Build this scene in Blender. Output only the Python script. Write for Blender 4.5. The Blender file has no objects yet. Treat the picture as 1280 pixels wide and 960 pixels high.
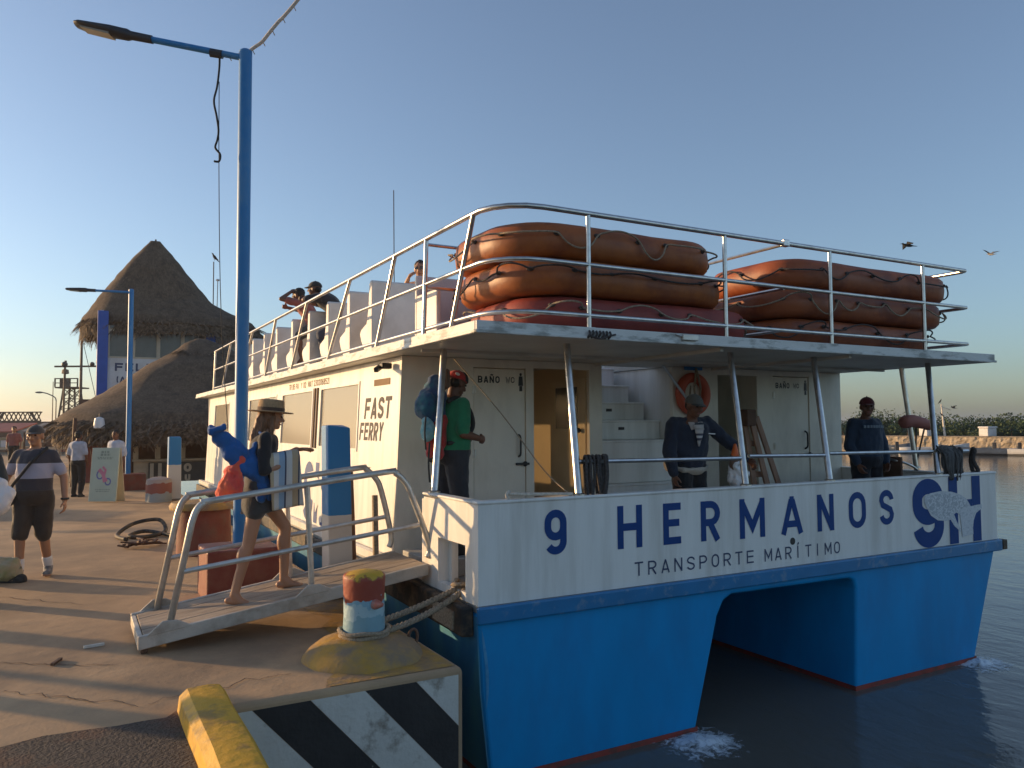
import bpy, bmesh, math, random
from mathutils import Vector, Matrix, noise
random.seed(7)
R = math.radians
sc = bpy.context.scene
COL = sc.collection
# ------------------------------------------------------------------ camera
# world frame: X runs across the ferry's bow, Y along the ferry and the dock edge, z = 0 is the dock
A = R(29.1)
CA, SA = math.cos(A), math.sin(A)
CAMP = Vector((-2.7239, -5.4418, 1.65))
cam = bpy.data.cameras.new('camera'); camo = bpy.data.objects.new('camera', cam); COL.objects.link(camo)
cam.sensor_width = 36.0; cam.lens = 983.0/1280.0*36.0; cam.clip_end = 6000; cam.clip_start = .05
camo.matrix_world = Matrix.Translation(CAMP) @ Matrix.Rotation(-A, 4, 'Z') @ Matrix.Rotation(math.pi/2+R(2.97), 4, 'X') @ Matrix.Rotation(-0.0056, 4, 'Z')
sc.camera = camo
# ------------------------------------------------------------------ light
SUN_EL = R(8.0)
SDX, SDY = -0.695, 0.719
w = bpy.data.worlds.new('World'); sc.world = w; w.use_nodes = True
nt = w.node_tree; bgn = nt.nodes['Background']
sky = nt.nodes.new('ShaderNodeTexSky'); sky.sky_type = 'NISHITA'; sky.sun_disc = False
sky.sun_elevation = SUN_EL; sky.sun_rotation = math.atan2(SDX, SDY)
sky.altitude = 0; sky.air_density = 1.0; sky.dust_density = 1.0; sky.ozone_density = 4.0
hsv = nt.nodes.new('ShaderNodeHueSaturation'); hsv.inputs['Saturation'].default_value = .8; wb = nt.nodes.new('ShaderNodeMix'); wb.data_type = 'RGBA'; wb.blend_type = 'MULTIPLY'; wb.inputs[0].default_value = 1; wb.inputs[7].default_value = (1.05, 1.0, .95, 1)
nt.links.new(sky.outputs[0], hsv.inputs['Color']); nt.links.new(hsv.outputs[0], wb.inputs[6]); nt.links.new(wb.outputs[2], bgn.inputs[0]); bgn.inputs[1].default_value = 0.15
sl = bpy.data.lights.new('sun', 'SUN'); sl.energy = 3.3; sl.angle = R(.6); sl.color = (1, .64, .31)
so = bpy.data.objects.new('sun', sl); COL.objects.link(so)
so.rotation_euler = Vector((SDX*math.cos(SUN_EL), SDY*math.cos(SUN_EL), math.sin(SUN_EL))).to_track_quat('Z', 'Y').to_euler()
vs = sc.view_settings; vs.view_transform = 'Standard'; vs.look = 'None'; vs.exposure = 0.70; vs.gamma = 1
sc.render.film_transparent = False

def W(x, y, z=0.0):
    """ground point given in metres right of / ahead of the photographer"""
    dx, dy = x+0.26585636, y-6.07978386
    return Vector((dx*CA+dy*SA, -dx*SA+dy*CA, z))

# ------------------------------------------------------------------ materials
def pbr(name, col, rough=.6, metal=0., var=.12, vs_=4., dirt=None, dscale=3., damt=.5, bump=.0, bscale=40., stretch=(1, 1, 1), spec=.5, dedge=(.45, .65), alpha=None, sheen=0):
    m = bpy.data.materials.new(name); m.use_nodes = True
    n = m.node_tree.nodes; l = m.node_tree.links; p = n['Principled BSDF']
    p.inputs['Roughness'].default_value = rough; p.inputs['Metallic'].default_value = metal
    p.inputs['Specular IOR Level'].default_value = spec
    if sheen: p.inputs['Sheen Weight'].default_value = sheen
    tc = n.new('ShaderNodeTexCoord'); mp = n.new('ShaderNodeMapping'); mp.inputs['Scale'].default_value = stretch
    l.new(tc.outputs['Object'], mp.inputs[0])
    t = n.new('ShaderNodeTexNoise'); t.inputs['Scale'].default_value = vs_; t.inputs['Detail'].default_value = 5
    l.new(mp.outputs[0], t.inputs['Vector'])
    r = n.new('ShaderNodeValToRGB')
    r.color_ramp.elements[0].position = .3; r.color_ramp.elements[1].position = .7
    r.color_ramp.elements[0].color = [c*(1-var) for c in col]+[1]; r.color_ramp.elements[1].color = [min(1, c*(1+var)) for c in col]+[1]
    l.new(t.outputs[0], r.inputs[0]); out = r.outputs[0]
    if dirt:
        t2 = n.new('ShaderNodeTexNoise'); t2.inputs['Scale'].default_value = dscale; t2.inputs['Detail'].default_value = 8; t2.inputs['Roughness'].default_value = .65
        l.new(mp.outputs[0], t2.inputs['Vector'])
        r2 = n.new('ShaderNodeValToRGB'); r2.color_ramp.elements[0].position = dedge[0]; r2.color_ramp.elements[1].position = dedge[1]
        r2.color_ramp.elements[0].color = (0, 0, 0, 1); r2.color_ramp.elements[1].color = (damt, damt, damt, 1)
        l.new(t2.outputs[0], r2.inputs[0])
        mx = n.new('ShaderNodeMix'); mx.data_type = 'RGBA'; mx.inputs[7].default_value = list(dirt)+[1]
        l.new(r2.outputs[0], mx.inputs[0]); l.new(out, mx.inputs[6]); out = mx.outputs[2]
    l.new(out, p.inputs['Base Color'])
    if bump:
        t3 = n.new('ShaderNodeTexNoise'); t3.inputs['Scale'].default_value = bscale; t3.inputs['Detail'].default_value = 6
        l.new(mp.outputs[0], t3.inputs['Vector'])
        b = n.new('ShaderNodeBump'); b.inputs['Strength'].default_value = bump; b.inputs['Distance'].default_value = .02
        l.new(t3.outputs[0], b.inputs['Height']); l.new(b.outputs[0], p.inputs['Normal'])
    return m

def axis_bands(m, axis, stops, scale=1., offs=0., wob=0., wscale=8.):
    """give material m hard colour bands along an object axis: stops = [(pos 0..1, colour)]"""
    n = m.node_tree.nodes; l = m.node_tree.links; p = n['Principled BSDF']
    tc = n.new('ShaderNodeTexCoord'); sx = n.new('ShaderNodeSeparateXYZ'); l.new(tc.outputs['Object'], sx.inputs[0])
    src = sx.outputs[axis]
    if wob:
        t = n.new('ShaderNodeTexNoise'); t.inputs['Scale'].default_value = wscale; t.inputs['Detail'].default_value = 6; l.new(tc.outputs['Object'], t.inputs['Vector'])
        mm = n.new('ShaderNodeMath'); mm.operation = 'MULTIPLY_ADD'; mm.inputs[1].default_value = wob; l.new(t.outputs[0], mm.inputs[0]); l.new(src, mm.inputs[2]); src = mm.outputs[0]
    mr = n.new('ShaderNodeMath'); mr.operation = 'MULTIPLY_ADD'; mr.inputs[1].default_value = scale; mr.inputs[2].default_value = offs
    l.new(src, mr.inputs[0])
    r = n.new('ShaderNodeValToRGB'); r.color_ramp.interpolation = 'CONSTANT'
    e = r.color_ramp.elements
    e[0].position = stops[0][0]; e[0].color = list(stops[0][1])+[1]
    e[1].position = stops[1][0]; e[1].color = list(stops[1][1])+[1]
    for ps, c in stops[2:]:
        k = e.new(ps); k.color = list(c)+[1]
    l.new(mr.outputs[0], r.inputs[0]); l.new(r.outputs[0], p.inputs['Base Color'])
    return m

M = {}
M['white_paint'] = pbr('white_paint', (.82, .80, .75), .38, var=.04, dirt=(.40, .36, .29), dscale=2.2, damt=.34, bump=.05, bscale=14, stretch=(2.2, 2.2, .22))
M['roof_paint'] = pbr('roof_paint', (.66, .66, .62), .5, var=.08, dirt=(.20, .20, .17), dscale=5, damt=.75, dedge=(.5, .62), bump=.15, bscale=30, stretch=(.6, .6, 2))
M['ceiling_paint'] = pbr('ceiling_paint', (.62, .6, .54), .5, var=.06, dirt=(.3, .27, .22), dscale=2, damt=.4)
M['hull_blue'] = pbr('hull_blue', (.004, .27, .60), .36, var=.10, vs_=1.6, dirt=(.02, .15, .36), dscale=1.8, damt=.35, bump=.10, bscale=2.2, stretch=(1, 1, .4), spec=.3)
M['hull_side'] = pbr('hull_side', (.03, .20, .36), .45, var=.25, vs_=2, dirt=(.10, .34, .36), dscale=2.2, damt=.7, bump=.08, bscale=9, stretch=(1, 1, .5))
M['boot_red'] = pbr('boot_red', (.30, .045, .03), .6, dirt=(.08, .05, .04), dscale=7, damt=.7)
M['rub_blue'] = pbr('rub_blue', (.008, .16, .37), .35, var=.1, dirt=(.2, .3, .38), dscale=9, damt=.5, dedge=(.55, .65))
M['black_rubber'] = pbr('black_rubber', (.02, .02, .02), .7, dirt=(.2, .13, .07), dscale=6, damt=.7, bump=.2)
M['deck_grey'] = pbr('deck_grey', (.42, .41, .38), .7, dirt=(.2, .18, .15), dscale=3, damt=.5)
M['steel'] = pbr('steel', (.62, .60, .57), .30, 1., var=.08, vs_=9, dirt=(.32, .28, .24), dscale=12, damt=.4)
M['alu_paint'] = pbr('alu_paint', (.60, .58, .53), .42, .6, var=.1, vs_=9, dirt=(.3, .22, .15), dscale=10, damt=.4)
M['letter_blue'] = pbr('letter_blue', (.004, .05, .21), .55, var=.06, spec=.3)
M['letter_navy'] = pbr('letter_navy', (.03, .05, .12), .45, var=.06)
M['letter_grey'] = pbr('letter_grey', (.09, .08, .08), .8, var=.1)
M['letter_black'] = pbr('letter_black', (.03, .03, .03), .5, var=.1)
M['letter_tan'] = pbr('letter_tan', (.20, .12, .06), .8, var=.2)
M['shark_grey'] = pbr('shark_grey', (.62, .64, .66), .5, var=.08, vs_=30, dirt=(.45, .48, .52), dscale=40, damt=.7, dedge=(.52, .56))
M['dark_inside'] = pbr('dark_inside', (.10, .09, .08), .8)
M['door_paint'] = pbr('door_paint', (.80, .74, .62), .42, var=.04, dirt=(.4, .35, .27), dscale=2.5, damt=.35, stretch=(1, 1, .4))
M['cream_panel'] = pbr('cream_panel', (.80, .66, .44), .5, var=.05)
M['dark_metal'] = pbr('dark_metal', (.04, .04, .04), .5, .4)
M['seat_white'] = pbr('seat_white', (.74, .70, .65), .45, var=.06, dirt=(.4, .35, .3), dscale=3, damt=.3)
M['raft_orange'] = pbr('raft_orange', (.35, .100, .018), .50, var=.13, vs_=3, dirt=(.16, .035, .012), dscale=3.5, damt=.7, bump=.25, bscale=7)
M['raft_orange_b'] = pbr('raft_orange_b', (.31, .080, .022), .52, var=.15, vs_=3, dirt=(.14, .03, .014), dscale=4, damt=.7, bump=.25, bscale=7)
M['raft_red'] = pbr('raft_red', (.30, .05, .035), .6, var=.16, vs_=3, dirt=(.16, .03, .03), dscale=4, damt=.6, bump=.25, bscale=8)
M['rope_dark'] = pbr('rope_dark', (.07, .06, .055), .9, var=.4, vs_=60, bump=.6, bscale=120)
M['rope_tan'] = pbr('rope_tan', (.34, .27, .19), .9, var=.35, vs_=60, bump=.7, bscale=120)
M['rope_white'] = pbr('rope_white', (.62, .54, .44), .9, var=.25, vs_=40, bump=.5, bscale=120)
M['net_grey'] = pbr('net_grey', (.12, .115, .11), .95, var=.45, vs_=30, bump=.8, bscale=90, stretch=(1, 1, .15))
M['post_blue'] = pbr('post_blue', (.015, .19, .47), .42, var=.1, dirt=(.10, .25, .40), dscale=4, damt=.6, bump=.05, bscale=20, stretch=(1, 1, .5))
M['post_white'] = pbr('post_white', (.70, .66, .58), .6, var=.08, dirt=(.35, .25, .16), dscale=4, damt=.55, bump=.15)
M['lamp_dark'] = pbr('lamp_dark', (.05, .05, .055), .5, .3)
M['lamp_glass'] = pbr('lamp_glass', (.30, .27, .2), .2)
M['red_block'] = pbr('red_block', (.20, .055, .035), .75, var=.15, dirt=(.16, .10, .07), dscale=5, damt=.6, bump=.25, bscale=25)
M['red_crate'] = pbr('red_crate', (.21, .042, .027), .55, var=.12, dirt=(.25, .12, .07), dscale=4, damt=.5, bump=.1)
M['yellow_paint'] = pbr('yellow_paint', (.66, .36, .018), .6, var=.1, dirt=(.22, .14, .055), dscale=6, damt=.65, dedge=(.5, .64), bump=.3, bscale=22)
M['yellow_worn'] = pbr('yellow_worn', (.50, .28, .045), .7, var=.15, dirt=(.24, .17, .11), dscale=3.5, damt=.95, dedge=(.38, .58), bump=.35, bscale=22)
M['stripe_black'] = pbr('stripe_black', (.028, .026, .025), .75, var=.25, dirt=(.35, .31, .25), dscale=11, damt=.8, dedge=(.66, .70), bump=.3, bscale=28)
M['stripe_white'] = pbr('stripe_white', (.60, .58, .52), .75, var=.08, dirt=(.17, .13, .09), dscale=5, damt=.8, dedge=(.56, .70), bump=.3, bscale=28)
M['concrete'] = pbr('concrete', (.30, .25, .19), .85, var=.2, dirt=(.14, .11, .085), dscale=1.6, damt=.7, bump=.5, bscale=18)
M['gang_alu'] = pbr('gang_alu', (.50, .46, .40), .55, .25, var=.1, dirt=(.24, .19, .14), dscale=5, damt=.6, bump=.1)
M['gang_wood'] = pbr('gang_wood', (.36, .29, .22), .8, var=.2, vs_=6, dirt=(.17, .12, .08), dscale=4, damt=.6, bump=.4, bscale=30, stretch=(.3, 2, 2))
M['wood'] = pbr('wood', (.34, .19, .12), .6, var=.25, vs_=8, bump=.2, stretch=(4, 4, .4))
M['wood_dark'] = pbr('wood_dark', (.12, .06, .035), .7, var=.3, bump=.2)
M['buoy_orange'] = pbr('buoy_orange', (.55, .10, .05), .5, var=.1)
M['thatch'] = pbr('thatch', (.145, .10, .066), .95, var=.35, vs_=6, dirt=(.055, .04, .03), dscale=1.2, damt=.7, bump=1., bscale=22, stretch=(3, 3, .5))
M['straw'] = pbr('straw', (.15, .105, .07), .9, var=.75, vs_=9)
M['wall_white'] = pbr('wall_white', (.70, .68, .66), .7, var=.05, dirt=(.45, .4, .35), dscale=1.5, damt=.4)
M['column_blue'] = pbr('column_blue', (.025, .10, .42), .6, var=.08)
M['window_dark'] = pbr('window_dark', (.10, .10, .095), .12, var=.1)
M['trim_cream'] = pbr('trim_cream', (.52, .44, .32), .6)
M['brown_wall'] = pbr('brown_wall', (.18, .11, .075), .8, var=.2)
M['sign_green'] = pbr('sign_green', (.46, .52, .42), .5, var=.05)
M['sign_print'] = pbr('sign_print', (.28, .33, .27), .6)
M['pink_print'] = pbr('pink_print', (.60, .22, .30), .6)
M['blue_print'] = pbr('blue_print', (.16, .17, .38), .6)
M['sea_stone'] = pbr('sea_stone', (.42, .34, .24), .9, var=.25, vs_=3, dirt=(.2, .15, .1), dscale=1.2, damt=.5, bump=.8, bscale=3)
M['leaf'] = pbr('leaf', (.045, .075, .022), .7, var=.5, vs_=.8)
M['land'] = pbr('land', (.16, .13, .08), .9, var=.2, vs_=.3)
M['foam'] = pbr('foam', (.75, .8, .84), .5, var=.1)
M['skiff_white'] = pbr('skiff_white', (.62, .60, .56), .5, var=.1)
M['skiff_dark'] = pbr('skiff_dark', (.08, .10, .13), .5, var=.2)
M['bird_dark'] = pbr('bird_dark', (.025, .023, .022), .8)
M['bird_grey'] = pbr('bird_grey', (.22, .21, .2), .8)
M['truss'] = pbr('truss', (.16, .11, .08), .7, .2)
M['shed_grey'] = pbr('shed_grey', (.27, .25, .23), .8, var=.12)
M['shed_red'] = pbr('shed_red', (.36, .12, .09), .7, var=.15)
M['plastic_white'] = pbr('plastic_white', (.75, .73, .72), .35, var=.05, bump=.4, bscale=12)
M['fabric_dark'] = pbr('fabric_dark', (.04, .04, .04), .9)

def glass_pane():
    m = bpy.data.materials.new('tinted_pane'); m.use_nodes = True
    n = m.node_tree.nodes; l = m.node_tree.links; p = n['Principled BSDF']
    p.inputs['Base Color'].default_value = (.64, .60, .50, 1); p.inputs['Roughness'].default_value = .14
    tr = n.new('ShaderNodeBsdfTransparent'); tr.inputs[0].default_value = (.95, .9, .8, 1)
    mx = n.new('ShaderNodeMixShader'); mx.inputs[0].default_value = .58
    l.new(tr.outputs[0], mx.inputs[1]); l.new(p.outputs[0], mx.inputs[2]); l.new(mx.outputs[0], n['Material Output'].inputs[0])
    return m
M['pane'] = glass_pane()

def water_mat():
    m = bpy.data.materials.new('sea_water'); m.use_nodes = True
    n = m.node_tree.nodes; l = m.node_tree.links; p = n['Principled BSDF']
    p.inputs['Base Color'].default_value = (.125, .118, .10, 1); p.inputs['Roughness'].default_value = .06; p.inputs['IOR'].default_value = 1.33
    g = n.new('ShaderNodeTexCoord')
    def layer(scale, st, rot, strength, dist, prev):
        mp = n.new('ShaderNodeMapping'); mp.inputs['Scale'].default_value = st; mp.inputs['Rotation'].default_value = (0, 0, rot); l.new(g.outputs['Object'], mp.inputs[0])
        t = n.new('ShaderNodeTexNoise'); t.inputs['Scale'].default_value = scale; t.inputs['Detail'].default_value = 3; t.inputs['Distortion'].default_value = .6; l.new(mp.outputs[0], t.inputs['Vector'])
        b = n.new('ShaderNodeBump'); b.inputs['Strength'].default_value = strength; b.inputs['Distance'].default_value = dist; l.new(t.outputs[0], b.inputs['Height'])
        if prev: l.new(prev.outputs[0], b.inputs['Normal'])
        return b
    b = layer(1.1, (1, .45, 1), R(-30), .16, .10, None)
    b = layer(4.5, (1, .5, 1), R(-20), .24, .035, b)
    b = layer(17, (1, .7, 1), R(10), .22, .010, b)
    l.new(b.outputs[0], p.inputs['Normal'])
    return m
M['water'] = water_mat()

def dock_mat():
    m = pbr('dock_concrete', (.50, .33, .185), .9, var=.2, vs_=.7, dirt=(.27, .185, .115), dscale=.55, damt=.85, dedge=(.42, .62), bump=.28, bscale=7)
    n = m.node_tree.nodes; l = m.node_tree.links; p = n['Principled BSDF']
    tc = n.new('ShaderNodeTexCoord')
    t = n.new('ShaderNodeTexNoise'); t.inputs['Scale'].default_value = 38; t.inputs['Detail'].default_value = 8; l.new(tc.outputs['Object'], t.inputs['Vector'])
    b2 = n.new('ShaderNodeBump'); b2.inputs['Strength'].default_value = .28; b2.inputs['Distance'].default_value = .008; l.new(t.outputs[0], b2.inputs['Height'])
    old = p.inputs['Normal'].links[0].from_socket; l.new(old, b2.inputs['Normal']); l.new(b2.outputs[0], p.inputs['Normal'])
    return m
M['dock'] = dock_mat()
M['asphalt'] = pbr('asphalt', (.075, .062, .052), .95, var=.35, vs_=30, dirt=(.17, .07, .04), dscale=1.1, damt=.7, dedge=(.5, .62), bump=1., bscale=55)

# ------------------------------------------------------------------ mesh helpers
class MB:
    def __init__(s): s.v = []; s.f = []; s.mi = []
    def add(s, vs, fs, m=0):
        o = len(s.v); s.v.extend([tuple(q) for q in vs]); s.f.extend([[i+o for i in f] for f in fs]); s.mi.extend([m]*len(fs)); return s
    def hexa(s, p, m=0):
        return s.add(p, [(0, 3, 2, 1), (4, 5, 6, 7), (0, 1, 5, 4), (1, 2, 6, 5), (2, 3, 7, 6), (3, 0, 4, 7)], m)
    def box(s, x0, x1, y0, y1, z0, z1, m=0):
        return s.hexa([(x0, y0, z0), (x1, y0, z0), (x1, y1, z0), (x0, y1, z0), (x0, y0, z1), (x1, y0, z1), (x1, y1, z1), (x0, y1, z1)], m)
    def beam(s, a, b, wd, ht, up=(0, 0, 1), m=0):
        a = Vector(a); b = Vector(b); d = (b-a).normalized(); u = Vector(up)
        if abs(d.dot(u)) > .98: u = Vector((0, 1, 0))
        x = d.cross(u).normalized(); y = x.cross(d).normalized(); x *= wd/2; y *= ht/2
        return s.hexa([a-x-y, a+x-y, a+x+y, a-x+y, b-x-y, b+x-y, b+x+y, b-x+y], m)
    def tube(s, pts, r, n=8, m=0, closed=False, cap=True):
        P = [Vector(p) for p in pts]; k = len(P)
        rr = r if isinstance(r, (list, tuple)) else [r]*k
        rings = []; up = None
        for i in range(k):
            if closed: d = P[(i+1) % k]-P[i-1]
            else: d = P[min(i+1, k-1)]-P[max(i-1, 0)]
            d = d.normalized() if d.length > 1e-9 else Vector((0, 0, 1))
            if up is None: up = Vector((0, 0, 1)) if abs(d.z) < .9 else Vector((1, 0, 0))
            x = d.cross(up)
            if x.length < 1e-4: x = d.cross(Vector((1, .3, .1)))
            x.normalize(); y = x.cross(d).normalized(); up = y
            rings.append([P[i]+(x*math.cos(2*math.pi*j/n)+y*math.sin(2*math.pi*j/n))*rr[i] for j in range(n)])
        vs = [q for g in rings for q in g]; fs = []
        for i in range(k if closed else k-1):
            a = i*n; b = ((i+1) % k)*n
            for j in range(n): fs.append((a+j, a+(j+1) % n, b+(j+1) % n, b+j))
        if cap and not closed: fs.append(tuple(range(n-1, -1, -1))); fs.append(tuple((k-1)*n+j for j in range(n)))
        return s.add(vs, fs, m)
    def cone(s, a, b, r1, r2, n=14, m=0):
        """capsule with two radii"""
        a = Vector(a); b = Vector(b); d = b-a; L = d.length
        if L < 1e-6: return s.ellip(a, (r1, r1, r1))
        d /= L; pts = []; rs = []
        for t in (80, 55, 28): pts.append(a-d*r1*math.sin(R(t))); rs.append(r1*math.cos(R(t)))
        for t in (0, .33, .66, 1.): pts.append(a+d*L*t); rs.append(r1+(r2-r1)*t)
        for t in (28, 55, 80): pts.append(b+d*r2*math.sin(R(t))); rs.append(r2*math.cos(R(t)))
        return s.tube(pts, rs, n, m)
    def ellip(s, c, r, rot=None, nu=14, nv=9, m=0):
        c = Vector(c); vs = []; fs = []
        for i in range(nv+1):
            t = math.pi*i/nv
            for j in range(nu):
                p = 2*math.pi*j/nu
                q = Vector((r[0]*math.sin(t)*math.cos(p), r[1]*math.sin(t)*math.sin(p), r[2]*math.cos(t)))
                vs.append(c+(rot @ q if rot else q))
        for i in range(nv):
            for j in range(nu):
                fs.append((i*nu+j, (i+1)*nu+j, (i+1)*nu+(j+1) % nu, i*nu+(j+1) % nu))
        return s.add(vs, fs, m)
    def lathe(s, prof, n=24, c=(0, 0, 0), m=0):
        vs = [(c[0]+r*math.cos(2*math.pi*j/n), c[1]+r*math.sin(2*math.pi*j/n), c[2]+z) for r, z in prof for j in range(n)]
        fs = [(i*n+j, i*n+(j+1) % n, (i+1)*n+(j+1) % n, (i+1)*n+j) for i in range(len(prof)-1) for j in range(n)]
        fs.append(tuple(range(n-1, -1, -1))); fs.append(tuple((len(prof)-1)*n+j for j in range(n)))
        return s.add(vs, fs, m)
    def prism(s, poly, vec, m=0):
        vec = Vector(vec); P = [Vector(p) for p in poly]; k = len(P)
        return s.add(P+[p+vec for p in P], [tuple(range(k-1, -1, -1)), tuple(range(k, 2*k))]+[(i, (i+1) % k, k+(i+1) % k, k+i) for i in range(k)], m)
    def loft(s, secs, n=18, m=0):
        """secs: (centre, half-axis x vector, half-axis y vector)"""
        vs = []
        for c, ax, ay in secs:
            for j in range(n):
                t = 2*math.pi*j/n; vs.append(Vector(c)+Vector(ax)*math.cos(t)+Vector(ay)*math.sin(t))
        k = len(secs)
        fs = [(i*n+j, i*n+(j+1) % n, (i+1)*n+(j+1) % n, (i+1)*n+j) for i in range(k-1) for j in range(n)]
        fs.append(tuple(range(n-1, -1, -1))); fs.append(tuple((k-1)*n+j for j in range(n)))
        return s.add(vs, fs, m)
    def mesh(s, name):
        me = bpy.data.meshes.new(name); me.from_pydata(s.v, [], s.f)
        me.update()
        bm = bmesh.new(); bm.from_mesh(me); bmesh.ops.recalc_face_normals(bm, faces=bm.faces); bm.to_mesh(me); bm.free()
        return me
    def build(s, name, mats, parent=None, smooth=None, bevel=0, seg=2):
        me = s.mesh(name)
        if not isinstance(mats, (list, tuple)): mats = [mats]
        for q in mats: me.materials.append(q)
        if len(mats) > 1: me.polygons.foreach_set('material_index', s.mi)
        if smooth:
            me.polygons.foreach_set('use_smooth', [True]*len(me.polygons))
            if smooth < 179: me.set_sharp_from_angle(angle=R(smooth))
        o = bpy.data.objects.new(name, me); COL.objects.link(o)
        if parent: o.parent = parent
        if bevel:
            b = o.modifiers.new('bevel', 'BEVEL'); b.width = bevel; b.segments = seg; b.limit_method = 'ANGLE'; b.angle_limit = R(35)
        return o

def tag(o, label=None, cat=None, group=None, kind=None):
    if label: o['label'] = label
    if cat: o['category'] = cat
    if group: o['group'] = group
    if kind: o['kind'] = kind
    return o
def thing(name, label, cat, loc=(0, 0, 0), rz=0, group=None):
    o = bpy.data.objects.new(name, None); COL.objects.link(o); o.empty_display_size = .2
    o.location = loc; o.rotation_euler = (0, 0, rz); return tag(o, label, cat, group)
def copy_tree(o, parent=None, label=None, loc=None, rz=None):
    c = o.copy(); COL.objects.link(c)
    if parent: c.parent = parent
    if label: c['label'] = label
    if loc is not None: c.location = loc
    if rz is not None: c.rotation_euler.z = rz
    for ch in list(o.children): copy_tree(ch, c)
    return c
SCULPT = []      # voxel-remeshed soft shapes are baked together at the end (one dependency update)
def remesh(mb, name, mat, parent, voxel, smooth=2, wrinkle=0., wscale=9., rel=(1, 1, 1)):
    me = mb.mesh(name); me.materials.append(mat)
    o = bpy.data.objects.new(name, me); COL.objects.link(o)
    m = o.modifiers.new('r', 'REMESH'); m.mode = 'VOXEL'; m.voxel_size = voxel; m.use_smooth_shade = True
    if smooth:
        q = o.modifiers.new('s', 'SMOOTH'); q.factor = .5; q.iterations = smooth
    if parent: o.parent = parent
    SCULPT.append((o, mat, wrinkle, wscale, rel)); return o
def bake_sculpts():
    dg = bpy.context.evaluated_depsgraph_get(); new = []
    for o, mat, wr, ws, rel in SCULPT: new.append(bpy.data.meshes.new_from_object(o.evaluated_get(dg)))
    for (o, mat, wr, ws, rel), me in zip(SCULPT, new):
        o.modifiers.clear(); o.data = me; me.name = o.name
        if wr:
            for v in me.vertices:
                p = Vector((v.co.x*ws*rel[0], v.co.y*ws*rel[1], v.co.z*ws*rel[2]))
                v.co += v.normal*(noise.noise(p)*wr+noise.noise(p*2.3)*wr*.5)
        me.materials.clear(); me.materials.append(mat)
        me.polygons.foreach_set('use_smooth', [True]*len(me.polygons))
def smoothpath(pts, n=6):
    P = [Vector(p) for p in pts]; out = []
    for i in range(len(P)-1):
        p0 = P[max(i-1, 0)]; p1 = P[i]; p2 = P[i+1]; p3 = P[min(i+2, len(P)-1)]
        for k in range(n):
            t = k/n
            out.append(.5*((2*p1)+(p2-p0)*t+(2*p0-5*p1+4*p2-p3)*t*t+(3*p1-p0-3*p2+p3)*t**3))
    out.append(P[-1]); return out

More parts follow.
